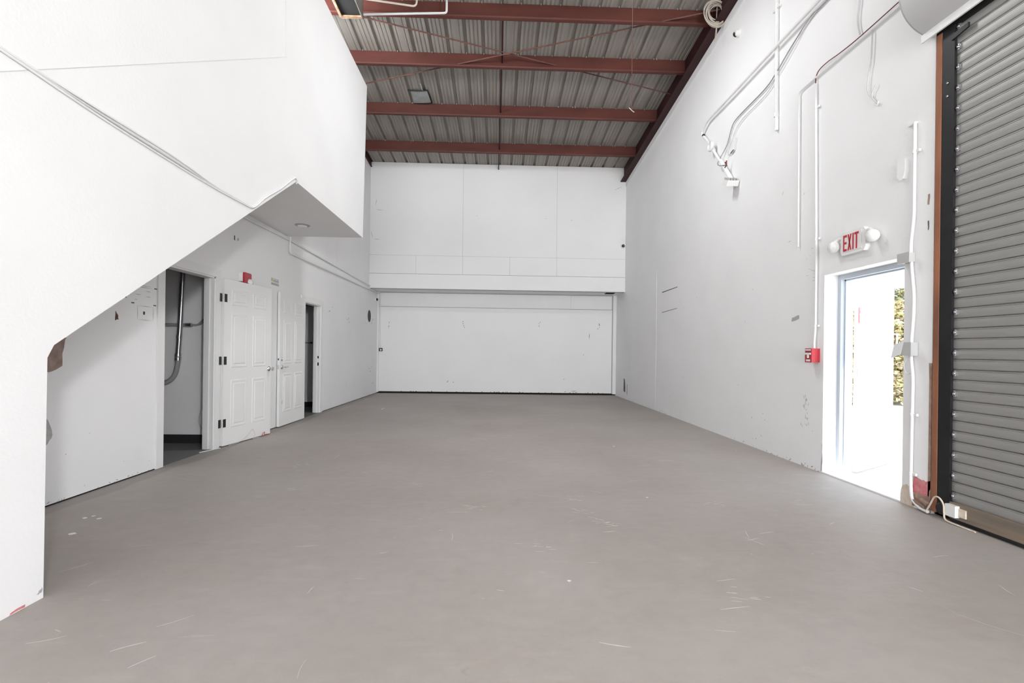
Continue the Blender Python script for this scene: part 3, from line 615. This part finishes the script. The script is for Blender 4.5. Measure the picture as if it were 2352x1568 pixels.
lc = wire('loose_cable', 'pale loose cable hanging from the conduit above the exit sign', [(xw, 4.34, 4.19), (xw, 4.345, 4.05), (xw, 4.355, 3.9), (xw, 4.385, 3.76), (xw, 4.385, 3.64), (xw, 4.33, 3.55), (xw, 4.27, 3.47)], .006)
MB().tube(bez([(xw, 4.33, 3.56), (xw, 4.335, 3.60), (xw, 4.29, 3.66)]), .005, 6).build('cable_end', 'palecable', lc)
MB().tube([(xw, 4.31, 3.49), (xw, 4.27, 3.46), (xw, 4.26, 3.49)], .007, 6).build('connector', 'whiteplastic', lc)
wire('loose_cable', 'short grey cable hanging high between the conduits on the right wall', [(xw, 4.50, 4.9), (xw, 4.505, 4.56), (xw, 4.525, 4.42), (xw, 4.515, 4.32), (xw, 4.495, 4.24)], .008)
c5 = conduit('door_conduit', 'white conduit running down beside the exit doorway to the floor', [(xw, 3.872, 3.12), (xw, 3.872, 2.36), (xw, 3.90, 2.12), (xw, 3.89, 1.97), (xw, 3.862, 1.72), (xw, 3.862, 1.58), (xw, 3.882, 1.34), (xw, 3.882, 1.2), (xw, 3.862, 1.05), (xw, 3.868, .6), (xw, 3.872, .2), (xw, 3.86, .06), (xw-.01, 3.76, .02), (xw-.02, 3.69, .02)], .0125, rb=.05,
             straps=[((xw, 3.872, 2.88), (0, 0, 1), (0, -1)), ((xw, 3.866, .75), (0, 0, 1), (0, -1)), ((xw, 3.87, .27), (0, 0, 1), (0, -1))])
MB().box(xw-.005, XR, 3.865, 3.94, 3.11, 3.125).build('end_arm', 'conduit', c5)
j1 = empty('junction_box', (XR, 3.92, 2.0), 'grey flat junction box at the top corner of the exit doorway', 'box')
MB().box(XR-.055, XR, 3.875, 3.985, 1.99, 2.065).build('body', 'greybox', j1); MB().box(XR-.058, XR-.05, 3.87, 3.99, 1.985, 2.07).build('cover', 'greybox', j1)
j2 = empty('junction_box', (XR, 3.88, 1.22), 'grey switch box with its cover hanging open beside the exit doorway', 'box')
MB().box(XR-.065, XR, 3.835, 3.925, 1.225, 1.335).build('body', 'greybox', j2)
MB().hexa([(XR-.07, 3.93, 1.235), (XR-.066, 3.93, 1.235), (XR-.10, 3.985, 1.205), (XR-.104, 3.985, 1.205), (XR-.07, 3.90, 1.345), (XR-.066, 3.90, 1.345), (XR-.10, 3.955, 1.315), (XR-.104, 3.955, 1.315)]).build('cover', 'greybox', j2)
MB().tube(bez([(XR-.02, 3.90, 1.225), (XR-.03, 3.94, 1.15), (XR-.02, 3.92, 1.08), (XR-.02, 3.875, 1.09)]), .003, 6).build('wire', 'whiteplastic', j2)
pb = empty('wall_box', (XR, 4.0, 2.72), 'white rounded box painted over on the right wall above the doorway', 'box')
MB().prism([(3.955, 2.76), (3.975, 2.70), (4.01, 2.69), (4.035, 2.73), (4.035, 2.86), (3.955, 2.86)], 'x', XR-.03, XR).build('body', 'wall', pb)

# pull station
ps = empty('pull_station', (XR, 5.09, 1.14), 'red fire alarm pull station with white T handle on the right wall', 'alarm')
MB().box(XR-.05, XR, 5.038, 5.145, 1.145, 1.29).build('back_box', 'red', ps)
MB().box(XR-.09, XR-.052, 5.036, 5.147, 1.143, 1.292).build('face', 'red', ps)
MB().box(XR-.097, XR-.09, 5.05, 5.135, 1.225, 1.245).box(XR-.097, XR-.09, 5.083, 5.105, 1.19, 1.225).build('handle', 'whiteplastic', ps)
MB().box(XR-.092, XR-.09, 5.06, 5.125, 1.155, 1.175).build('label_plate', 'whiteplastic', ps); MB().box(XR-.092, XR-.09, 5.05, 5.14, 1.268, 1.283).build('label_plate', 'whiteplastic', ps)
MB().box(XR-.0915, XR-.09, 5.045, 5.14, 1.25, 1.256).build('slot', 'black', ps); MB().box(XR-.0915, XR-.09, 5.07, 5.115, 1.18, 1.185).build('slot', 'black', ps)

# exit sign with two lamp heads
ex = empty('exit_sign', (XR, 4.52, 2.19), 'white EXIT sign with red letters and twin emergency lamps', 'sign')
MB().prism([(4.36, 2.225), (4.385, 2.19), (4.66, 2.19), (4.685, 2.215), (4.685, 2.385), (4.66, 2.405), (4.385, 2.405), (4.36, 2.37)], 'x', XR-.045, XR).build('housing', 'whiteplastic', ex)
MB().box(XR-.049, XR-.045, 4.405, 4.655, 2.215, 2.385).build('face_plate', 'whiteplastic', ex)
xa, xb = XR-.053, XR-.049
def letter(*polys):
    mb = MB()
    for p in polys: mb.prism([(y, z) for y, z in p], 'x', xa, xb)
    o = mb.build('letter', 'redletter', ex); return o
def rc(u0, u1, z0, z1): return [(4.64-u0, z0), (4.64-u1, z0), (4.64-u1, z1), (4.64-u0, z1)]
A, B = 2.223, 2.377; T = .02
letter(rc(0, .013, A, B), rc(.013, .046, B-T, B), rc(.013, .043, (A+B)/2-.01, (A+B)/2+.01), rc(.013, .046, A, A+T))
letter([(4.64-.060, A), (4.64-.073, A), (4.64-.107, B), (4.64-.094, B)], [(4.64-.094, A), (4.64-.107, A), (4.64-.073, B), (4.64-.060, B)])
letter(rc(.123, .137, A, B)); letter(rc(.149, .200, B-T, B), rc(.167, .181, A, B-T))
for y, s in ((4.775, 1), (4.275, -1)):
    lh = empty_part('lamp_head', (XR-.06, y, 2.30), ex)
    MB().tube(bez([(XR-.02, y-s*.1, 2.36), (XR-.03, y-s*.05, 2.365), (XR-.05, y, 2.335)]), .018, 8).build('arm', 'whiteplastic', lh)
    MB().lathe((XR-.015, y, 2.30), (-1, -.35, -.15), [(.02, 0), (.048, .015), (.055, .04), (.055, .065), (.048, .07)], 20).build('shell', 'whiteplastic', lh)
    MB().lathe(Vector((XR-.015, y, 2.30))+Vector((-1, -.35, -.15)).normalized()*.068, (-1, -.35, -.15), [(.048, 0), (.035, .012), (.012, .018)], 18).build('lens', 'glass', lh)

# ------------------------------------------------------------------ exit doorway
d3 = empty('door_3', (3.6, 4.5, 0), 'exit doorway with a white steel door standing open to the sunlight', 'door', kind='structure')
MB().box(3.53, 3.66, 4.935, 4.982, 0, 2.05).box(3.57, 3.61, 4.92, 4.936, 0, 2.02).build('jamb', 'bluesteel', d3)
MB().box(3.53, 3.66, 3.978, 4.02, 0, 2.05).build('jamb', 'bluesteel', d3)
MB().box(3.53, 3.66, 4.02, 4.935, 2.0, 2.052).box(3.57, 3.61, 4.02, 4.935, 1.985, 2.0).build('head_jamb', 'bluesteel', d3)
MB().box(XR, 3.66, 3.98, 4.98, 0, .012).build('threshold', 'trim', d3)
th = math.radians(32); hx, hy = 3.735, 4.985
def lf(a, d, z): return (hx+a*math.cos(th)+d*math.sin(th), hy+a*math.sin(th)-d*math.cos(th), z)
lfl = lbox(MB(), lf, .0, .91, -.022, .022, .015, 2.02).build('leaf', 'door', d3)
for z in (.3, 1.05, 1.82):
    lbox(MB(), lf, -.02, .03, .022, .026, z-.06, z+.06).build('hinge', 'bluesteel', d3)
lbox(MB(), lf, -.01, .03, .022, .03, 1.56, 1.72).build('label_plate', 'pink', lfl)
MB().tube(bend([lf(.86, .022, 1.27), lf(.86, .07, 1.27), lf(.86, .07, 1.47), lf(.86, .022, 1.47)], .02), .008, 8).build('pull_handle', 'bluesteel', lfl)
for z in (.9, 1.93): lbox(MB(), lf, .84, .87, .022, .028, z-.015, z+.015).build('bolt_plate', 'bluesteel', lfl)

# ------------------------------------------------------------------ roller door
rd = empty('roller_door', (3.42, 2.0, 0), 'grey slatted steel roller door closed beside the exit doorway', 'roller door')
sp = .0757
prof = [(3.409, 0), (3.4035, .003), (3.4015, .009), (3.400, .02), (3.3995, .035), (3.4005, .05), (3.4015, .058), (3.4055, .0605), (3.4055, .0635), (3.4025, .066), (3.4035, .0705), (3.418, .0715), (3.418, .0757), (3.428, .0757), (3.428, 0)]
base = MB().prism([(x, z+.145) for x, z in prof], 'y', .3, 3.60).build('slat', 'slat', rd)
n_sl = 48
for k in range(1, n_sl): link_copy(base, rd, (0, 0, sp*k))
lk = MB().box(3.392, 3.40, 3.512, 3.545, .172, .205).box(3.388, 3.394, 3.52, 3.53, .168, .212).lathe((3.39, 3.528, .19), (-1, 0, 0), [(.010, 0), (.010, .008), (.004, .010)], 10).build('end_lock', 'emt', rd)
for k in range(2, n_sl, 2): link_copy(lk, rd, (0, 0, sp*k))
MB().box(3.378, 3.398, 3.546, 3.556, .03, 3.70).box(3.378, 3.384, 3.556, 3.645, .03, 3.70).box(3.43, 3.44, 3.5, 3.64, .03, 3.8).box(3.384, 3.44, 3.635, 3.645, .03, 3.7).build('guide_channel', 'blackmetal', rd)
for z in (3.29, 3.19): MB().lathe((3.378, 3.60, z), (-1, 0, 0), [(.009, 0), (.009, .006), (.003, .008)], 8).build('guide_bolt', 'emt', rd)
MB().box(3.374, 3.45, 3.648, 3.694, .03, 3.70).build('jamb_post', 'rust', rd)
MB().box(3.42, 3.6, 3.64, 3.73, 0, 3.76).build('jamb_gap', 'void', rd)
MB().hexa([(3.365, 3.43, 3.605), (3.38, 3.43, 3.605), (3.38, 3.56, 3.585), (3.365, 3.56, 3.585), (3.365, 3.43, 3.64), (3.38, 3.43, 3.64), (3.38, 3.56, 3.625), (3.365, 3.56, 3.625)]).build('guide_flare', 'blackmetal', rd)
MB().box(3.37, 3.425, .3, 3.535, .05, .147).box(3.36, 3.425, .3, 3.53, .035, .05).build('bottom_bar', 'bar', rd)
MB().box(3.38, 3.42, .3, 3.54, .004, .035).build('rubber_seal', 'black', rd)
MB().box(3.42, 3.5, .3, 3.7, 0, .05).build('sill_gap', 'void', rd)
hp = [(3.46+.335*math.cos(a), 4.06+.335*math.sin(a)) for a in [math.radians(95+d) for d in range(0, 166, 6)]]
MB().strip(hp, 'y', .1, 3.76, True).build('hood', 'hood', rd)
MB().prism(hp+[(3.46, 4.06)], 'y', 3.755, 3.765).build('hood_end', 'hood', rd)
MB().box(3.322, 3.336, .1, 3.775, 3.695, 3.77).build('hood_lip', 'trim', rd)
MB().box(3.388, 3.60, .3, 3.72, 3.69, 4.3).build('hood_shade_block', 'void', rd)  # black block painted as the shade inside the hood
sb = empty_part('sensor_box', (3.36, 3.5, .1), rd)
MB().box(3.335, 3.372, 3.455, 3.535, .05, .135).build('box', 'whiteplastic', sb)
MB().box(3.36, 3.372, 3.40, 3.455, .06, .12).build('plug', 'tan', sb)
MB().tube(bez([(3.345, 3.70, .025), (3.34, 3.66, .09), (3.335, 3.62, .155), (3.335, 3.58, .16), (3.335, 3.545, .12), (3.335, 3.54, .06), (3.33, 3.52, .015), (3.33, 3.42, .008), (3.335, 3.3, .006)]), .006, 8).build('flex_cable', 'tan', sb)
MB().lathe((3.378, 3.60, .075), (-1, 0, 0), [(.045, 0), (.045, .012), (.03, .016)], 16).build('guide_foot', 'black', rd)

# ------------------------------------------------------------------ wear: chipped paint, stains and scuffs
def chip(wallobj, axis, val, pts, m, name='paint_chip', th=.0025, jag=.012, n=3, label=None):
    out = []
    for i in range(len(pts)):
        a, b = Vector(pts[i]), Vector(pts[(i+1) % len(pts)])
        for k in range(n):
            p = a.lerp(b, k/n); out.append((p.x+random.uniform(-jag, jag), p.y+random.uniform(-jag, jag)))
    lo, hi = (val-th, val+.002) if axis in 'xR' else (val-.002, val+th)
    if axis == 'L': lo, hi = val-.002, val+th
    if axis == 'B': o = MB().prism(out, 'y', val-th, val+.002)
    else: o = MB().prism(out, 'x', lo, hi)
    o = o.build(name, m, wallobj)
    if label: o['label'] = label
    return o
chip(wl, 'L', XL, [(3.72, 1.03), (3.80, 1.02), (3.90, 1.05), (3.915, 1.20), (3.94, 1.29), (3.72, 1.29)], 'drywall', 'torn_hole', label='brown torn hole in the wall board')
chip(wl, 'L', XL, [(4.50, 1.66), (4.56, 1.66), (4.55, 1.70), (4.51, 1.70)], 'brown', jag=.006, label='brown chip')
chip(wl, 'L', XL, [(4.43, 1.45), (4.47, 1.46), (4.46, 1.50), (4.44, 1.53)], 'brown', jag=.005, label='brown chip')
chip(wl, 'L', XL, [(3.72, .48), (3.80, .47), (3.83, .55), (3.80, .66), (3.72, .68)], 'chipgrey', label='grey bare patch')
chip(wr, 'R', XR, [(4.0, 0), (3.86, 0), (3.85, .14), (3.93, .17), (3.98, .14)], 'tan', 'bare_plaster', label='tan crumbling plaster')
chip(wr, 'R', XR, [(3.865, .13), (3.715, .12), (3.715, .245), (3.80, .24), (3.865, .25)], 'pink', 'pink_patch', .004, label='pink paint patch')
chip(wr, 'R', XR, [(3.87, .015), (3.715, .015), (3.715, .135), (3.86, .135)], 'masonry', 'broken_base', .0035, label='broken brown base of the wall')
for k, (y0, y1, z, h, a) in enumerate([(3.70, 3.80, .005, .03, .02), (3.72, 3.84, .035, .022, .015), (3.70, 3.78, .06, .02, .02)]):
    MB().hexa([(XR-.045, y0, z), (XR-.004, y0, z), (XR-.004, y1, z+a), (XR-.03, y1, z+a), (XR-.045, y0, z+h), (XR-.004, y0, z+h), (XR-.004, y1, z+a+h), (XR-.03, y1, z+a+h)]).build('splinter', 'masonry', wr)
MB().prism([(3.708, .1), (3.732, .1), (3.73, 1.05), (3.735, 1.17), (3.708, 1.17)], 'x', XR-.004, XR+.05).build('bare_edge', 'masonry', wr)
chip(wr, 'R', XR, [(5.54, 1.60), (5.40, 1.63), (5.40, 1.67), (5.53, 1.645)], 'scuffshade', jag=.005, label='grey bare patch')
chip(wr, 'R', XR, [(3.765, 2.50), (3.75, 2.50), (3.75, 2.42), (3.765, 2.42)], 'drywall', jag=.004)
chip(wr, 'R', XR, [(3.76, 2.29), (3.753, 2.29), (3.753, 2.22), (3.76, 2.22)], 'scuff', jag=.003)
chip(wr, 'R', XR, [(4.99, .30), (4.975, .30), (4.975, .02), (4.995, .02)], 'chipgrey')
MB().hexa([(XR-.002, 9.15, 2.47), (XR+.002, 9.15, 2.47), (XR+.002, 10.0, 2.465), (XR-.002, 10.0, 2.465), (XR-.002, 9.15, 2.482), (XR+.002, 9.15, 2.482), (XR+.002, 10.0, 2.483), (XR-.002, 10.0, 2.483)]).build('slit', 'scuff', wr)
MB().hexa([(XR-.002, 9.15, 2.07), (XR+.002, 9.15, 2.07), (XR+.002, 10.0, 2.055), (XR-.002, 10.0, 2.055), (XR-.002, 9.15, 2.078), (XR+.002, 9.15, 2.078), (XR+.002, 10.0, 2.065), (XR-.002, 10.0, 2.065)]).build('slit', 'scuff', wr)
MB().box(XR-.003, XR+.01, 10.35, 10.362, .0, 3.0).build('wall_joint', 'trim', wr)
chip(wr, 'R', XR, [(12.95, .55), (12.85, .5), (12.82, .2), (12.98, .2)], 'scuff', 'scrape', .001, .02)
chip(wr, 'R', XR, [(12.65, .42), (12.58, .4), (12.6, .12), (12.66, .15)], 'scuffshade', 'scrape', .001, .02)
mb = MB()
def sliver(axis, val, u, v, du, dv, w=.006):
    L = math.hypot(du, dv) or 1; nx, ny = -dv/L*w, du/L*w
    poly = [(u+nx*.4, v+ny*.4), (u+du*.5+nx, v+dv*.5+ny), (u+du, v+dv), (u+du*.5-nx, v+dv*.5-ny)]
    if axis == 'R': mb.prism(poly, 'x', XR-.0012, XR+.001)
    elif axis == 'L': mb.prism(poly, 'x', XL-.001, XL+.0012)
    elif axis == 'B': mb.prism(poly, 'y', YB-.0012, YB+.001)
    elif axis == 'U': mb.prism(poly, 'y', YU-.0012, YU+.001)
# right wall base chips and scuffs
for i in range(70):
    y = random.choice([random.uniform(5.05, 6.4), random.uniform(5.05, 6.4), random.uniform(9.3, 13.8), random.uniform(9.3, 13.8), random.uniform(6, 14)])
    z = random.choice([.0, .0, .01, .02, random.random()**3*.5]); s = random.uniform(.008, .03)
    sliver('R', XR, y, z, random.uniform(-1, 1)*s*1.6, s*random.uniform(.3, 1), random.uniform(.003, .010))
for i in range(26):
    t_ = random.random(); sliver('R', XR, 5.24+.05*random.gauss(0, 1)*(1.1-t_)+.03*t_, .36+.42*t_, random.uniform(-.015, .015), random.uniform(.01, .05), random.uniform(.002, .006))
for i in range(16): sliver('R', XR, 5.08+.2*random.random(), 2.02+.02*i*random.random()+.02*(i % 8), .08*random.random(), .002, .002)
for i in range(10): sliver('R', XR, random.uniform(5.3, 9), random.uniform(.3, 3.5), random.uniform(-.06, .06), random.uniform(-.05, .05), .003)
tag(mb.build('scuff_marks', 'scuffshade', wr), 'small scattered scuffs and chips', kind='stuff')
mb = MB()
for i in range(60):
    y = random.choice([random.uniform(3.7, 5), random.uniform(9.5, 13.8), random.uniform(9.5, 13.8)])
    z = random.choice([.012, .012, .02, random.random()**3*.5]); s = random.uniform(.006, .022)
    sliver('L', XL, y, z, random.uniform(-1, 1)*s*1.5, s*random.uniform(.3, 1), random.uniform(.002, .006))
for y, z in ((11.2, 2.02), (11.25, 1.95), (11.15, 1.88), (10.1, 2.08), (10.0, 2.0), (12.7, 1.9), (13.35, 1.98), (13.3, 1.9), (13.4, 2.02), (11.3, 1.83), (13.4, .35), (13.45, .28), (13.1, .7), (13.35, .72), (13.25, .65)):
    sliver('L', XL, y, z, random.uniform(-.14, .14), random.uniform(-.07, .07), .012)
sliver('L', XL, 6.45, 2.6, .02, .05, .02)
# notice remains and outlet outline next to the closet
for k, (z, a, b) in enumerate([(1.80, 4.62, 4.9), (1.785, 4.64, 4.9), (1.75, 4.65, 4.68), (1.75, 4.8, 4.88), (1.71, 4.66, 4.75), (1.70, 4.8, 4.88), (1.66, 4.66, 4.7)]):
    sliver('L', XL, a, z, b-a, .0, .003)
for a, b in (((4.70, 1.475), (0, .13)), ((4.70, 1.605), (.21, .0)), ((4.70, 1.475), (.21, -.002)), ((4.91, 1.475), (0, .13))): sliver('L', XL, a[0], a[1], b[0], b[1], .0025)
tag(mb.build('scuff_marks', 'scuffshade', wl), 'small scattered scuffs and chips', kind='stuff')
MB().box(XL-.001, XL+.003, 4.775, 4.795, 1.525, 1.555).build('switch_hole', 'black', wl)
for y, z in ((4.94, 1.79), (4.93, 1.625), (4.64, 1.625)): MB().box(XL-.001, XL+.002, y-.018, y+.018, z-.005, z+.005).build('nail_hole', 'scuff', wl)
chip(wl, 'L', XL, [(6.36, 2.60), (6.385, 2.60), (6.385, 2.66), (6.365, 2.66)], 'scuff', jag=.006)
mb = MB()
for x, z in ((-3.07, 2.0), (-.95, 2.04), (1.19, 2.07), (2.9, 2.05)):
    for k in range(4): sliver('B', YB, x+random.uniform(-.03, .03), z-.05*k, random.uniform(-.05, .05), random.uniform(-.03, .03)-.02, .010)
for x, z, dx, dz in ((-1.42, .3, .05, .08), (-1.22, .3, -.03, .05), (2.62, 1.78, 0, -.2), (1.9, .45, .03, -.02), (2.45, 1.13, .03, .03), (1.92, .07, .06, .03), (2.1, .1, .2, .01), (2.2, .05, .12, .03)): sliver('B', YB, x, z, dx, dz, .007)
for i in range(40): sliver('B', YB, random.uniform(-3.3, 3.2), .05, random.uniform(-.05, .05), random.uniform(.005, .025), .01)
tag(mb.build('scuff_marks', 'scuff', wb), 'small scattered scuffs and nail marks', kind='stuff')
mb = MB()
for x, z, dx, dz in ((-3.25, 4.9, .22, -.02), (-3.22, 5.2, -.02, -.2), (-3.36, 4.35, .06, -.22), (-3.3, 4.13, .2, -.02), (-.6, 4.78, .04, .01), (1.22, 4.75, .05, .01), (1.9, 4.72, .07, .0), (3.3, 5.66, -.25, -.12)): sliver('U', YU, x, z, dx, dz, .005)
tag(mb.build('scuff_marks', 'scuffshade', wu), 'faint scratches', kind='stuff')
# stair wall chips
def schip(pts, m):
    out = []
    for i in range(len(pts)):
        a, b = Vector(pts[i]), Vector(pts[(i+1) % len(pts)])
        for k in range(3): p = a.lerp(b, k/3); out.append((p.x+random.uniform(-.004, .004), p.y+random.uniform(-.004, .004)))
    return MB().prism(out, 'x', XM-.002, XM+.0015).build('paint_chip', m, ws)
schip([(2.27, .002), (2.34, .002), (2.34, .012), (2.28, .014)], 'pink'); schip([(2.40, .03), (2.425, .03), (2.43, .05), (2.41, .045)], 'chipgrey')
# trash wires at the foot of door 1
tag(MB().tube(bez([(-3.30, 6.15, .01), (-3.27, 6.4, .03), (-3.25, 6.55, .10), (-3.24, 6.62, .14), (-3.24, 6.68, .05), (-3.23, 6.6, .02), (-3.22, 6.75, .012)]), .003, 6).build('scrap_wire', 'palecable'), 'thin pale scrap wire curled at the foot of the hinged door', 'wire')
tag(MB().tube(bez([(-3.21, 6.80, .01), (-3.21, 6.84, .05), (-3.20, 6.87, .06), (-3.20, 6.86, .03), (-3.19, 7.0, .015)]), .004, 6).build('scrap_wire', 'redletter'), 'short red scrap wire on the floor by the hinged door', 'wire')
tag(MB().tube([(-3.42, 5.75, .006), (-3.33, 6.02, .006)], .005, 6).build('scrap_stick', 'whiteplastic'), 'thin white stick lying in the closet doorway', 'stick')
tag(MB().tube([(-2.34, 10.25, .004), (-2.345, 10.05, .004)], .006, 6).build('scrap_stick', 'whiteplastic'), 'small white stick on the floor near the back wall', 'stick')

# ------------------------------------------------------------------ outdoors
og = MB().box(3.62, 60, -30, 60, -.12, -.01).build('ground', 'concrete'); tag(og, 'sunlit pale concrete yard outside the exit', 'ground', kind='structure')
rg = MB().box(-30, 3.62, -60, REAR-6, -.12, -.01).build('ground_rear', 'concrete'); tag(rg, 'pale concrete apron behind the dock doorway', 'ground', kind='structure')
def bush(loc, rx, ry, h, n, mats, label):
    root = empty('shrub', loc, label, 'shrub', 'shrubs beyond the yard')
    st = MB()
    for k in range(5):
        a = random.uniform(0, 6.28); st.tube([(loc[0], loc[1], -.01), (loc[0]+rx*.3*math.cos(a), loc[1]+ry*.3*math.sin(a), h*.5), (loc[0]+rx*.6*math.cos(a), loc[1]+ry*.6*math.sin(a), h*.85)], [.05, .03, .012], 6)
    st.build('stem', 'bark', root)
    for mi, m_ in enumerate(mats):
        mb = MB()
        for i in range(n//len(mats)):
            a = random.uniform(0, 6.28); r = random.random()**.4; z = random.random()**.8
            rr = math.sqrt(max(.05, 1-(z*1.6-.6)**2*.8))
            p = Vector((loc[0]+rx*r*rr*math.cos(a), loc[1]+ry*r*rr*math.sin(a), .04+z*h))
            u = Vector((random.gauss(0, 1), random.gauss(0, 1), random.gauss(0, .6))).normalized(); v = u.orthogonal().normalized()
            v = (Matrix.Rotation(random.uniform(0, 6.28), 3, u) @ v); s = random.uniform(.04, .085)
            mb.add([p-u*s, p+v*s*.45, p+u*s, p-v*s*.45], [(0, 1, 2, 3)])
        tag(mb.build('foliage', m_, root, recalc=False), 'dense small leaves', kind='stuff')
bush((8.75, 12.3, 0), .75, .8, 2.3, 6000, ('leafA', 'leafC'), 'dry olive shrub seen through the gap by the door hinges')
bush((10.55, 12.3, 0), .9, .8, 2.6, 9000, ('leafA', 'leafC', 'leafA'), 'tall yellow-green shrub seen past the open door')
bush((11.95, 14.4, 0), 1.3, .8, 3.2, 7500, ('leafB', 'leafB', 'leafA'), 'dark leafy shrub rising behind the yellow-green one')
bush((12.8, 12.2, 0), 1.1, .85, 2.7, 6000, ('leafA', 'leafB'), 'green shrub farthest right beyond the yard')
